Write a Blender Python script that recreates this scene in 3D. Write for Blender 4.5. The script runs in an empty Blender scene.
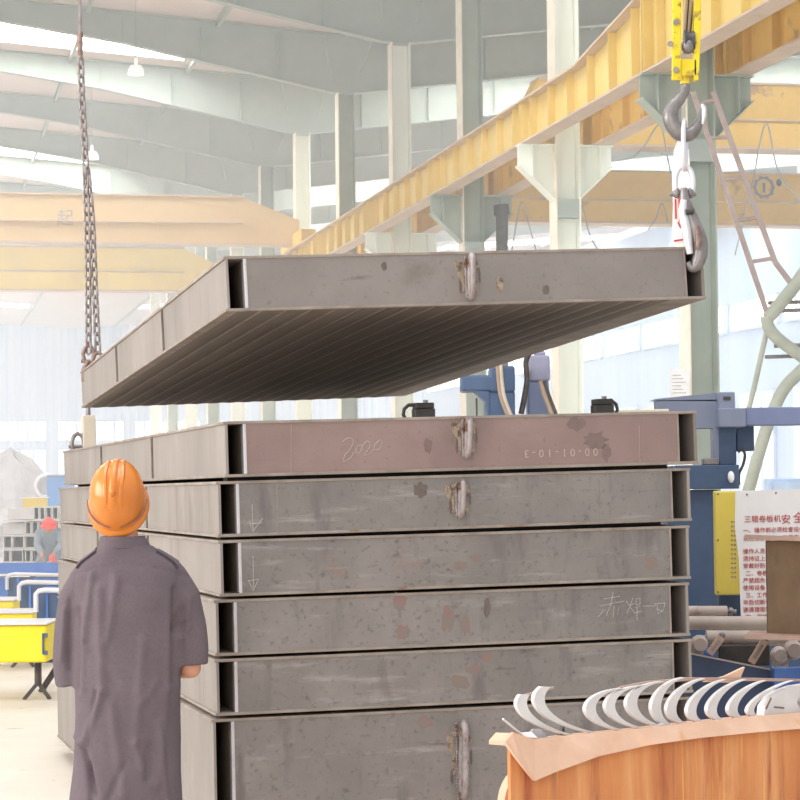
import bpy, bmesh, math, random
from math import sin, cos, pi, radians, sqrt
from mathutils import Vector, Matrix, noise
random.seed(7)
SC = bpy.context.scene
COL = SC.collection

# ------------------------------------------------------------------ camera
CH = 1.70                                   # eye height above the shop floor
PITCH, ROLL, FOC = math.atan(91/2300), .0105, 2300.0
fw = Vector((0, cos(PITCH), sin(PITCH)))
up0 = Vector((0, -sin(PITCH), cos(PITCH)))
rt0 = Vector((1, 0, 0))
rt = rt0*cos(ROLL) - up0*sin(ROLL)
up = rt0*sin(ROLL) + up0*cos(ROLL)
camd = bpy.data.cameras.new('camera'); cam = bpy.data.objects.new('camera', camd); COL.objects.link(cam)
camd.sensor_width = 36; camd.lens = 36*FOC/800; camd.clip_end = 500
R3 = Matrix((rt, up, -fw)).transposed()
cam.matrix_world = Matrix.Translation((0, 0, CH)) @ R3.to_4x4()
SC.camera = cam
SC.view_settings.view_transform = 'Standard'; SC.view_settings.look = 'None'
SC.view_settings.gamma = 1; SC.view_settings.use_curve_mapping = False
SC.view_settings.exposure = 0.70
SC.cycles.use_denoising = True
SC.cycles.max_bounces = 8; SC.cycles.diffuse_bounces = 5; SC.cycles.volume_bounces = 1
SC.cycles.sample_clamp_indirect = 6

def ray(px, py):
    d = fw + rt*((px-400)/FOC) - up*((py-400)/FOC)
    return d/d.y
def U(px, py, Y):
    """place in the hall seen at photo position (px, py) at distance Y"""
    return Vector((0, 0, CH)) + ray(px, py)*Y
def onz(px, py, z):
    d = ray(px, py); return Vector((0, 0, CH)) + d*((z-CH)/d.z)

# ------------------------------------------------------------------ light
W = bpy.data.worlds.new('daylight'); SC.world = W; W.use_nodes = True
bg = W.node_tree.nodes['Background']; bg.inputs[0].default_value = (.93, .96, 1, 1); bg.inputs[1].default_value = .62
def area(name, loc, target, sx, sy, power, color=(1, 1, 1)):
    l = bpy.data.lights.new(name, 'AREA'); l.shape = 'RECTANGLE'; l.size = sx; l.size_y = sy; l.energy = power; l.color = color
    o = bpy.data.objects.new(name, l); COL.objects.link(o); o.location = loc
    o.rotation_euler = (Vector(target)-Vector(loc)).to_track_quat('-Z', 'Y').to_euler()
    return o
area('added_side_fill', (-13, 7, 5.5), (0, 11, 1.5), 9, 7, 1150, (1, .97, .94))  # soft fill light added from the left, not an actual door
area('added_overhead_fill', (-1, 9, 13), (0, 10, 0), 9, 7, 650, (.96, .98, 1))  # added fill light above the stack, out of view
area('added_near_fill', (-4, -9, 4.5), (0, 10, 1.5), 8, 6, 520, (1, .98, .97))  # fill light added behind the camera for the front faces

# ------------------------------------------------------------------ materials
def lin(c):
    return tuple(((v/255)/12.92 if v/255 <= .04045 else ((v/255+.055)/1.055)**2.4) for v in c) + (1,)
MATS = {}
def mat(name, c1, c2=None, rough=.6, scale=4, stretch=(1, 1, 1), metallic=0, bump=0, spots=(), rnd=False, emit=0, spec=.4, detail=5, alpha=None):
    if name in MATS: return MATS[name]
    m = bpy.data.materials.new(name); m.use_nodes = True; MATS[name] = m
    nt = m.node_tree; N = nt.nodes; L = nt.links; b = N['Principled BSDF']
    b.inputs['Roughness'].default_value = rough; b.inputs['Metallic'].default_value = metallic
    b.inputs['Specular IOR Level'].default_value = spec
    tc = N.new('ShaderNodeTexCoord'); mp = N.new('ShaderNodeMapping'); mp.inputs['Scale'].default_value = stretch
    L.new(tc.outputs['Object'], mp.inputs[0]); vec = mp.outputs[0]
    if rnd:
        oi = N.new('ShaderNodeObjectInfo'); mu = N.new('ShaderNodeMath'); mu.operation = 'MULTIPLY'; mu.inputs[1].default_value = 40
        L.new(oi.outputs['Random'], mu.inputs[0]); ad = N.new('ShaderNodeVectorMath'); ad.operation = 'ADD'
        L.new(vec, ad.inputs[0]); L.new(mu.outputs[0], ad.inputs[1]); vec = ad.outputs[0]
    def nz(sc, det=detail, v=None):
        n = N.new('ShaderNodeTexNoise'); n.inputs['Scale'].default_value = sc; n.inputs['Detail'].default_value = det
        n.inputs['Roughness'].default_value = .62; L.new(v or vec, n.inputs['Vector']); return n.outputs['Fac']
    c2 = c2 or tuple(min(255, v*1.08) for v in c1)
    rp = N.new('ShaderNodeValToRGB'); rp.color_ramp.elements[0].position = .34; rp.color_ramp.elements[1].position = .66
    rp.color_ramp.elements[0].color = lin(c1); rp.color_ramp.elements[1].color = lin(c2)
    L.new(nz(scale), rp.inputs[0]); col = rp.outputs[0]
    for (sc_, lo, hi, c, st) in spots:
        v = vec
        if st:
            m2 = N.new('ShaderNodeMapping'); m2.inputs['Scale'].default_value = st; m2.inputs['Location'].default_value = (sc_*3.1, 1.7, sc_)
            L.new(vec, m2.inputs[0]); v = m2.outputs[0]
        f = nz(sc_, 6, v); r = N.new('ShaderNodeMapRange'); r.inputs[1].default_value = lo; r.inputs[2].default_value = hi
        L.new(f, r.inputs[0]); mx = N.new('ShaderNodeMix'); mx.data_type = 'RGBA'
        L.new(r.outputs[0], mx.inputs[0]); L.new(col, mx.inputs[6]); mx.inputs[7].default_value = lin(c); col = mx.outputs[2]
    L.new(col, b.inputs['Base Color'])
    if emit:
        L.new(col, b.inputs['Emission Color']); b.inputs['Emission Strength'].default_value = emit
    if bump:
        bp = N.new('ShaderNodeBump'); bp.inputs['Strength'].default_value = bump; bp.inputs['Distance'].default_value = .01
        L.new(nz(scale*5, 4), bp.inputs['Height']); L.new(bp.outputs[0], b.inputs['Normal'])
    return m

RUST = (122, 92, 76)
sp_grey = ((1.3, .50, .80, (112, 107, 102), None), (3.6, .64, .76, (136, 108, 100), None), (11, .62, .80, (100, 94, 89), None), (2.2, .6, .8, (152, 146, 138), (1, 1, 6)), (5, .66, .74, (94, 88, 84), (.5, 1, 4)), (40, .56, .74, (98, 92, 90), None), (6, .58, .70, (150, 144, 140), (.4, 1, 3)), (2.6, .56, .68, (110, 102, 100), (3, 1, .7)))
M_front = mat('mill_scale_steel', (119, 113, 109), (137, 130, 125), .52, 2.2, bump=.12, spots=sp_grey, rnd=True, metallic=.15)
M_front_red = mat('red_primed_steel', (132, 111, 106), (146, 124, 117), .6, 2.5, bump=.1, spots=((1.6, .56, .84, (116, 98, 93), None), (6, .63, .8, (124, 110, 104), (1, 1, 4)), (40, .58, .8, (118, 100, 95), None)), metallic=.1)
M_front_air = mat('brown_grey_steel', (126, 118, 112), (140, 132, 126), .55, 2, bump=.12, spots=((2, .6, .8, (112, 103, 96), None), (9, .66, .78, (104, 94, 87), None), (40, .58, .8, (112, 104, 98), None), (4, .62, .76, (112, 104, 99), (1, 1, 5))), metallic=.1)
M_side = mat('weathered_lit_side_plate', (130, 121, 114), (147, 138, 131), .6, 1.2, stretch=(1, 1.5, .6), bump=.08, spots=((3, .56, .8, (114, 104, 95), (1, 2, .5)), (2.0, .6, .75, (156, 149, 142), None), (7, .66, .78, (132, 108, 90), None), (30, .6, .8, (120, 110, 100), None)), rnd=True)  # same steel as the fronts, base lightened for light from the left
M_edge = mat('rusty_plate_edge', (128, 116, 106), (154, 142, 131), .6, 8, spots=((7, .62, .72, (126, 94, 70), None),), rnd=True)
M_inner = mat('dark_inner_steel', (112, 100, 86), (130, 116, 100), .8, 6, spots=((6, .6, .7, (104, 80, 60), None),), rnd=True)
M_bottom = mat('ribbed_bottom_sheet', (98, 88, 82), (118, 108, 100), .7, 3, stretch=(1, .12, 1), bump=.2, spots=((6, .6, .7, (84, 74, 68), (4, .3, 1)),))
M_bright = mat('ground_bright_steel', (176, 172, 172), (206, 202, 204), .45, 12, stretch=(1, 1, .4), spots=((9, .6, .7, (140, 112, 100), None),), rnd=True, metallic=.2)
M_lug = mat('welded_lug_steel', (136, 122, 118), (170, 160, 158), .5, 20, bump=.4, spots=((14, .56, .64, (110, 76, 56), None),), metallic=.3)
M_splat = mat('weld_burn', (146, 128, 110), (168, 150, 130), .8, 30, bump=.3, spots=((34, .48, .6, (104, 86, 74), None),))
M_splatd = mat('dark_burn', (96, 86, 80), (110, 98, 90), .85, 30)
M_chalk = mat('white_chalk', (188, 180, 176), (158, 150, 145), .9, 60)
M_chalk2 = mat('faint_stencil_paint', (186, 166, 160), (168, 148, 142), .9, 60)
M_dark = mat('dark_iron', (62, 58, 56), (84, 78, 74), .5, 12, metallic=.3)
M_floor = mat('concrete_floor', (206, 196, 182), (222, 212, 198), .55, .8, spots=((.7, .55, .66, (190, 178, 164), (1, .2, 1)), (4, .64, .7, (180, 166, 150), None)))
M_lit_col = mat('skylit_column_paint', (238, 244, 234), (242, 247, 240), .45, 2)  # columns facing a skylight: the light is put into their colour
M_shaded_col = mat('shaded_column_paint', (160, 171, 160), (170, 181, 170), .5, 2)  # columns away from the skylights: shade put into the same paint
M_beam = mat('roof_beam_paint', (160, 172, 166), (170, 181, 175), .6, 1.5)
M_cream = mat('cream_edge_paint', (232, 224, 208), None, .5, 3)
M_ceil = mat('roof_sheeting', (206, 194, 192), (214, 202, 200), .7, .4, stretch=(1, 1, 1))
M_yel = mat('crane_yellow', (224, 196, 110), (232, 206, 130), .5, 1.2, spots=((1.4, .6, .7, (226, 190, 96), None),), rnd=True)
M_yel_d = mat('worn_yellow', (220, 182, 98), (230, 194, 112), .55, 2, spots=((2, .58, .68, (180, 146, 104), None),), rnd=True)
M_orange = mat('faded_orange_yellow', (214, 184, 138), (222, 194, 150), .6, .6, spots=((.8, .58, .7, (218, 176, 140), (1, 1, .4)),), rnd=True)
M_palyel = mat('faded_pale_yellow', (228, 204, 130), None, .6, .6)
M_hyel = mat('hoist_yellow', (222, 194, 26), (232, 206, 50), .4, 14, spots=((22, .54, .62, (150, 128, 50), None), (9, .56, .66, (206, 178, 60), None)))
M_rail = mat('runway_flange', (196, 176, 160), (210, 192, 172), .6, 2)
M_iron = mat('forged_iron', (118, 112, 110), (146, 140, 138), .38, 14, metallic=.5, bump=.2)
M_galv = mat('galvanised', (206, 204, 206), (226, 224, 226), .35, 16, metallic=.4)
M_rustlink = mat('rusty_shackle', (112, 84, 72), (150, 132, 124), .5, 30, metallic=.3)
M_chain = mat('chain_steel', (122, 110, 106), (160, 150, 147), .5, 30, metallic=.4)
M_wht = mat('white_cloth', (238, 234, 234), None, .8, 10)
M_redp = mat('red_print', (206, 70, 62), None, .8, 10)
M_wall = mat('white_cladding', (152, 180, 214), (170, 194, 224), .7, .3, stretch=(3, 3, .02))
M_win = mat('daylit_window', (244, 250, 255), None, .4, 1, emit=1.6)
M_winblue = mat('frosted_panel', (216, 232, 246), (232, 242, 252), .5, .5, emit=.45)
M_glow_clad = mat('glowing_cladding', (158, 186, 220), (182, 204, 232), .6, .3, stretch=(3, 3, .02), emit=.10)  # cladding with an added glow that brightens the far end
M_sky = mat('skylight_sheet', (255, 255, 252), None, .5, 1, emit=6)
M_blue = mat('machine_blue', (70, 88, 116), (80, 98, 126), .5, 4, spots=((5, .6, .7, (64, 84, 116), None),))
M_blue2 = mat('machine_grey_blue', (122, 128, 148), (132, 138, 156), .5, 4, spots=((6, .62, .7, (112, 118, 146), None),))
M_blue3 = mat('frame_blue', (74, 112, 182), (90, 126, 192), .5, 3, spots=((5, .6, .7, (64, 92, 150), None),))
M_bluel = mat('light_blue_box', (112, 160, 226), None, .5, 3)
M_violet = mat('grey_violet_motor', (142, 140, 160), (152, 150, 170), .5, 6)
M_yelp = mat('yellow_cabinet', (226, 200, 84), (232, 208, 100), .45, 4)
M_yelbin = mat('bright_yellow_bin', (232, 208, 30), (238, 216, 52), .5, 5, spots=((7, .64, .7, (214, 188, 40), None),))
M_poster = mat('white_notice_sheet', (226, 222, 220), (236, 232, 228), .7, 3)
M_redt = mat('red_lettering', (176, 62, 58), None, .8, 5)
M_roller = mat('scaled_pipe', (170, 152, 142), (190, 174, 162), .5, 5, spots=((6, .58, .68, (148, 122, 108), None),), rnd=True)
M_brown = mat('brown_rust_beam', (110, 88, 66), (134, 108, 80), .65, 5, stretch=(1, 1, .5), bump=.2, spots=((5, .58, .68, (96, 84, 76), None), (8, .62, .7, (150, 120, 84), (1, 1, .3))))
M_rustf = mat('light_rust_flange', (168, 136, 124), (186, 158, 142), .6, 6)
M_bin = mat('orange_rust_plate', (184, 112, 66), (208, 138, 84), .75, 2.4, stretch=(1.6, 1.6, .5), bump=.3,
            spots=((3, .50, .66, (214, 152, 100), (2, 2, .5)), (4, .54, .66, (160, 84, 54), (2, 2, .6)), (7, .58, .72, (146, 100, 84), (3, 3, .35)), (14, .60, .72, (228, 176, 98), (4, 4, .25)), (2, .54, .7, (170, 104, 72), (1, 1, 2))))
M_lip = mat('pale_lit_rust', (204, 162, 134), (218, 180, 154), .6, 6, spots=((9, .62, .7, (204, 158, 118), None), (3, .62, .7, (226, 172, 128), None)))  # rust made paler for the light the bent lip catches
M_strip = mat('cut_plate_face', (196, 190, 188), (212, 208, 206), .42, 8, metallic=.1, spots=((5, .62, .7, (180, 172, 172), None),), rnd=True)
M_stripe = mat('cut_plate_edge', (150, 138, 134), (176, 160, 150), .6, 12)
M_tube = mat('tube_steel_white', (202, 198, 198), (216, 212, 210), .6, 6, rnd=True)
M_tubein = mat('tube_bore_shade', (84, 92, 96), (104, 110, 112), .8, 6)  # dark tone painted for the shaded depth inside the tubes
M_heap = mat('grey_heap', (176, 176, 182), (196, 196, 200), .9, 2)
M_leg = mat('pale_tube_paint', (160, 164, 150), (176, 180, 166), .5, 4, spots=((4, .6, .7, (188, 176, 160), None),))
M_ladder = mat('ladder_steel', (158, 140, 134), (172, 156, 150), .5, 8)
M_cable = mat('tan_hose', (150, 130, 112), (166, 146, 128), .6, 10)
M_cabled = mat('black_cable', (70, 66, 66), None, .6, 10)
M_cablel = mat('hazy_cable', (150, 152, 158), None, .6, 10)
M_wood = mat('timber', (150, 118, 84), (176, 144, 104), .8, 6, stretch=(1, .2, 1))
M_jacket = mat('grey_purple_cotton', (100, 89, 94), (108, 97, 102), .9, 5, bump=.04, spots=((90, .45, .9, (94, 84, 89), None),), spec=.15)
M_jdark = mat('jacket_seam', (66, 60, 66), None, .9, 9)
M_trous = mat('dark_trousers', (52, 56, 66), (62, 66, 76), .9, 9)
M_skin = mat('skin', (188, 134, 108), (200, 148, 122), .5, 9)
M_helm = mat('orange_helmet', (200, 116, 42), (210, 126, 50), .26, 8, spots=((9, .62, .72, (204, 118, 40), None),), spec=.5)
M_helmd = mat('helmet_groove', (126, 88, 74), (150, 104, 80), .6, 30)
M_hair = mat('black_hair', (30, 26, 26), None, .7, 9)
M_redh = mat('red_helmet', (236, 92, 84), None, .4, 9)
M_gjack = mat('grey_overalls', (134, 146, 156), (146, 158, 168), .9, 9)
M_lamp = mat('lamp_shade_white', (244, 246, 246), None, .4, 9, emit=.3)
M_shoe = mat('black_shoe', (40, 38, 38), None, .6, 9)

# ------------------------------------------------------------------ mesh helpers
class MB:
    def __init__(s): s.v = []; s.f = []
    def add(s, vs, fs):
        n = len(s.v); s.v += [Vector(v) for v in vs]; s.f += [tuple(i+n for i in f) for f in fs]; return s
    def box(s, a, b):
        (x0, y0, z0), (x1, y1, z1) = a, b
        return s.add([(x0, y0, z0), (x1, y0, z0), (x1, y1, z0), (x0, y1, z0), (x0, y0, z1), (x1, y0, z1), (x1, y1, z1), (x0, y1, z1)],
                     [(0, 3, 2, 1), (4, 5, 6, 7), (0, 1, 5, 4), (1, 2, 6, 5), (2, 3, 7, 6), (3, 0, 4, 7)])
    def bar(s, p, q, w, h, upv=(0, 0, 1)):
        p, q = Vector(p), Vector(q); d = (q-p).normalized(); u = Vector(upv); x = d.cross(u)
        if x.length < 1e-4: x = d.cross(Vector((0, 1, 0)))
        x.normalize(); y = x.cross(d); vs = []
        for c in (p, q):
            for (i, j) in ((-1, -1), (1, -1), (1, 1), (-1, 1)): vs.append(c + x*(i*w/2) + y*(j*h/2))
        return s.add(vs, [(3, 2, 1, 0), (4, 5, 6, 7), (0, 1, 5, 4), (1, 2, 6, 5), (2, 3, 7, 6), (3, 0, 4, 7)])
    def prism(s, poly, off):
        """poly = list of 3D points in a plane, extruded by off"""
        n = len(poly); off = Vector(off); P = [Vector(p) for p in poly]
        return s.add(P + [p+off for p in P], [tuple(range(n-1, -1, -1)), tuple(range(n, 2*n))] + [(i, (i+1) % n, n+(i+1) % n, n+i) for i in range(n)])
    def loft(s, rings, cap=True, closed=False):
        n = len(rings[0]); vs = [p for r in rings for p in r]; fs = []; m = len(rings)
        for k in range(m if closed else m-1):
            for i in range(n):
                a = k*n+i; b = k*n+(i+1) % n; c = ((k+1) % m)*n+(i+1) % n; d = ((k+1) % m)*n+i; fs.append((a, b, c, d))
        if cap and not closed: fs += [tuple(range(n-1, -1, -1)), tuple(range((m-1)*n, m*n))]
        return s.add(vs, fs)
    def tube(s, path, r, n=10, closed=False, cap=True, flat=1):
        P = [Vector(p) for p in path]; m = len(P); rs = r if isinstance(r, (list, tuple)) else [r]*m
        rings = []; prev = None
        for i in range(m):
            if closed: d = P[(i+1) % m]-P[i-1]
            else: d = P[min(i+1, m-1)]-P[max(i-1, 0)]
            d.normalize()
            if prev is None:
                x = d.cross(Vector((0, 0, 1)))
                if x.length < .05: x = d.cross(Vector((0, 1, 0)))
            else: x = prev - d*prev.dot(d)
            x.normalize(); prev = x.copy(); y = d.cross(x)
            rings.append([P[i] + x*cos(2*pi*k/n)*rs[i] + y*sin(2*pi*k/n)*rs[i]*flat for k in range(n)])
        return s.loft(rings, cap, closed)
    def ball(s, c, r, n=12, m=8, rot=None):
        c = Vector(c); r = Vector(r if isinstance(r, (tuple, list)) else (r, r, r)); rings = []
        for k in range(m+1):
            t = pi*k/m; t = max(.02, min(pi-.02, t)); ring = []
            for i in range(n):
                p = Vector((sin(t)*cos(2*pi*i/n)*r.x, sin(t)*sin(2*pi*i/n)*r.y, -cos(t)*r.z))
                if rot: p = rot @ p
                ring.append(c+p)
            rings.append(ring)
        return s.loft(rings)
    def lathe(s, prof, c=(0, 0, 0), n=20, axis=None):
        c = Vector(c); rings = []
        for (r, h) in prof:
            ring = []
            for i in range(n):
                p = Vector((r*cos(2*pi*i/n), r*sin(2*pi*i/n), h))
                if axis: p = axis @ p
                ring.append(c+p)
            rings.append(ring)
        return s.loft(rings)
    def build(s, name, m, parent=None, smooth=0, bevel=0, sub=0, kind=None, label=None):
        me = bpy.data.meshes.new(name); me.from_pydata([tuple(v) for v in s.v], [], s.f); me.update()
        bm = bmesh.new(); bm.from_mesh(me); bmesh.ops.recalc_face_normals(bm, faces=bm.faces); bm.to_mesh(me); bm.free()
        me.materials.append(m); o = bpy.data.objects.new(name, me); COL.objects.link(o)
        if parent is not None: o.parent = parent
        if smooth:
            me.polygons.foreach_set('use_smooth', [True]*len(me.polygons)); me.set_sharp_from_angle(angle=radians(smooth))
        if bevel:
            b = o.modifiers.new('b', 'BEVEL'); b.width = bevel; b.segments = 2; b.limit_method = 'ANGLE'
        if sub: q = o.modifiers.new('s', 'SUBSURF'); q.levels = sub; q.render_levels = sub
        if kind: o['kind'] = kind
        if label: o['label'] = label
        return o
def thing(name, label, cat, loc=(0, 0, 0), group=None, M=None):
    o = bpy.data.objects.new(name, None); COL.objects.link(o); o.empty_display_size = .1
    o.matrix_world = M if M is not None else Matrix.Translation(loc)
    o['label'] = label; o['category'] = cat
    if group: o['group'] = group
    return o
def tag(o, label, cat, group=None, kind=None):
    o['label'] = label; o['category'] = cat
    if group: o['group'] = group
    if kind: o['kind'] = kind
    return o
def kids(o): return [c for c in bpy.data.objects if c.parent == o]
def dup(root, M=None, label=None, par=None):
    r = root.copy(); COL.objects.link(r)
    if par is not None: r.parent = par
    for c in kids(root): dup(c, None, None, r)
    if M is not None: r.matrix_world = M
    if label: r['label'] = label
    return r
def frame(o, x, y=None, z=None):
    """matrix from origin and two axes"""
    x = Vector(x).normalized()
    if z is None:
        y = Vector(y); y = (y-x*y.dot(x)).normalized(); z = x.cross(y)
    else:
        z = Vector(z); z = (z-x*z.dot(x)).normalized(); y = z.cross(x)
    return Matrix.Translation(o) @ Matrix((x, y, z)).transposed().to_4x4()
def text_mesh(body, size, name, m, parent, M, align='LEFT', thick=.0006, label=None):
    c = bpy.data.curves.new(name, 'FONT'); c.body = body; c.size = size; c.extrude = thick; c.align_x = align; c.resolution_u = 2
    t = bpy.data.objects.new('tmp', c); COL.objects.link(t); bpy.context.view_layer.update()
    me = bpy.data.meshes.new_from_object(t.evaluated_get(bpy.context.evaluated_depsgraph_get()))
    bpy.data.objects.remove(t); me.materials.clear(); me.materials.append(m)
    me.transform(M); o = bpy.data.objects.new(name, me); COL.objects.link(o)
    if parent is not None: o.parent = parent
    if label: o['label'] = label
    return o
def baked(o):
    bpy.context.view_layer.update()
    me = bpy.data.meshes.new_from_object(o.evaluated_get(bpy.context.evaluated_depsgraph_get()))
    o.modifiers.clear(); o.data = me; return o
def remesh(o, vox, smooth_it=6, fac=.5):
    r = o.modifiers.new('r', 'REMESH'); r.mode = 'VOXEL'; r.voxel_size = vox
    s = o.modifiers.new('sm', 'SMOOTH'); s.iterations = smooth_it; s.factor = fac
    baked(o); o.data.polygons.foreach_set('use_smooth', [True]*len(o.data.polygons)); return o

# ================================================================== THE HALL
BY = radians(12.03)
A_ = Vector((-sin(BY), cos(BY), 0)); C_ = Vector((cos(BY), sin(BY), 0))       # along and across the hall
B0 = Vector((3.89, 29.8, 0)); BAY = 6.0/cos(BY)
MBLD = frame(B0, C_, A_)
def struct(mb, name, m, smooth=0):
    o = mb.build(name, m, None, smooth); o.matrix_world = MBLD @ o.matrix_world; o['kind'] = 'structure'; return o
fl = MB().box((-60, -10, -.3), (60, 175, 0)).build('floor', M_floor); fl['kind'] = 'structure'

ZR = CH+10.75                                     # roof sheeting height above the columns
SK = [(1.2, 4.2), (25.0, 29.6), (45.2, 48.7), (57.4, 60.6), (68, 70.5), (80, 82.5), (94, 96.5), (106, 108.5)]   # daylight strips along the bays
def roof_z(d): return ZR + .075*abs(d)
def roof_strip(y0, y1, x0, x1, name, m, dz=0):
    b = MB(); n = 1
    b.add([(x0, y0, roof_z(x0)+dz), (x1, y0, roof_z(x1)+dz), (x1, y1, roof_z(x1)+dz), (x0, y1, roof_z(x0)+dz),
           (x0, y0, roof_z(x0)+dz+.08), (x1, y0, roof_z(x1)+dz+.08), (x1, y1, roof_z(x1)+dz+.08), (x0, y1, roof_z(x0)+dz+.08)],
          [(0, 3, 2, 1), (4, 5, 6, 7), (0, 1, 5, 4), (1, 2, 6, 5), (2, 3, 7, 6), (3, 0, 4, 7)])
    return struct(b, name, m)
edges = [-8] + [v for s in SK for v in s] + [122]
rf = MB()
for i in range(0, len(edges), 2):
    for (x0, x1) in ((-26, 0), (0, 24)):
        y0, y1 = edges[i], edges[i+1]
        rf.add([(x0, y0, roof_z(x0)), (x1, y0, roof_z(x1)), (x1, y1, roof_z(x1)), (x0, y1, roof_z(x0)),
                (x0, y0, roof_z(x0)+.08), (x1, y0, roof_z(x1)+.08), (x1, y1, roof_z(x1)+.08), (x0, y1, roof_z(x0)+.08)],
               [(0, 3, 2, 1), (4, 5, 6, 7), (0, 1, 5, 4), (1, 2, 6, 5), (2, 3, 7, 6), (3, 0, 4, 7)])
struct(rf, 'ceiling', M_ceil)
k = 1
for (a, b) in SK:
    for (x0, x1) in ((-26, -3.2), (3.2, 24)):
        roof_strip(a, b, x0, x1, 'window_%d' % k, M_sky); k += 1
    for (x0, x1) in ((-3.2, 0), (0, 3.2)): roof_strip(a, b, x0, x1, 'ceiling', M_ceil)
# purlins under the sheeting
for j, x in enumerate(list(range(-24, 0, 3)) + list(range(3, 24, 3))):
    b = MB().box((x-.04, -8, roof_z(x)-.16), (x+.04, 122, roof_z(x)-.01)); struct(b, 'trim_%d' % (j+1), M_beam)
# far wall: white cladding with rows of daylit panes
b = MB()
for x in range(-52, 51):
    x0 = x*.5; b.add([(x0, 122, 0), (x0+.15, 121.92, 0), (x0+.35, 121.92, 0), (x0+.5, 122, 0), (x0, 122, ZR+2), (x0+.15, 121.92, ZR+2), (x0+.35, 121.92, ZR+2), (x0+.5, 122, ZR+2)],
                     [(0, 1, 5, 4), (1, 2, 6, 5), (2, 3, 7, 6)])
b.box((-26, 122.0, 0), (25, 122.3, ZR+2))
struct(b, 'wall_far', M_glow_clad)
kk = 40
def wall_window(x0, x1, z0, z1, y, nx, m=M_win):
    global kk
    f = MB()
    f.box((x0-.1, y-.16, z0-.1), (x1+.1, y-.1, z0)); f.box((x0-.1, y-.16, z1), (x1+.1, y-.1, z1+.1))
    for i in range(nx+1):
        x = x0+(x1-x0)*i/nx; f.box((x-.05, y-.16, z0), (x+.05, y-.1, z1))
    w = struct(f, 'window_%d' % kk, M_wall); p = MB().box((x0, y-.12, z0), (x1, y-.11, z1)).build('pane', m, w); kk += 1
for i in range(-26, 24, 5):
    wall_window(i+.3, i+4.6, 5.2, 6.4, 122, 7)
    wall_window(i+.3, i+4.6, 1.2, 4.6, 122, 5, M_winblue)
# side wall of the right bay
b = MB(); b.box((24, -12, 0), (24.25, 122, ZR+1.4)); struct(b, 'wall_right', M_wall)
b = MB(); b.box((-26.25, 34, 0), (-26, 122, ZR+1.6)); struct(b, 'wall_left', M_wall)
for i in range(4, 120, 6):
    f = MB(); z0, z1 = CH+6.6, CH+7.7
    f.box((23.86, i+.2, z0-.1), (24, i+5.6, z0)); f.box((23.86, i+.2, z1), (24, i+5.6, z1+.1))
    for q in range(5): f.box((23.86, i+.2+q*1.33, z0), (24, i+.28+q*1.33, z1))
    w = struct(f, 'window_%d' % kk, M_wall); MB().box((23.9, i+.2, z0), (23.93, i+5.6, z1)).build('pane', M_win, w); kk += 1
    f = MB(); z0, z1 = 1.4, 5.6
    for z in (z0-.1, z1): f.box((23.86, i+.8, z), (24, i+4.8, z+.1))
    for q in range(4): f.box((23.86, i+.8+q*1.31, z0), (24, i+.88+q*1.31, z1))
    w = struct(f, 'window_%d' % kk, M_wall); MB().box((23.9, i+.8, z0), (23.93, i+4.8, z1)).build('pane', M_winblue, w); kk += 1

# ---- dusty air of the hall
hz_m = bpy.data.materials.new('dusty_air'); hz_m.use_nodes = True; nt_ = hz_m.node_tree; nt_.nodes.remove(nt_.nodes['Principled BSDF'])
vs_ = nt_.nodes.new('ShaderNodeVolumeScatter'); vs_.inputs['Density'].default_value = .0095; vs_.inputs['Color'].default_value = (.86, .94, 1, 1); vs_.inputs['Anisotropy'].default_value = .0
nt_.links.new(vs_.outputs[0], nt_.nodes['Material Output'].inputs['Volume'])
hb = MB().box((-25.9, -9.5, .01), (23.8, 121.8, ZR-.5)).build('haze', hz_m); hb.matrix_world = MBLD; hb['kind'] = 'stuff'
tag(hb, 'pale dusty haze filling the far part of the hall', 'haze')

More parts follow.
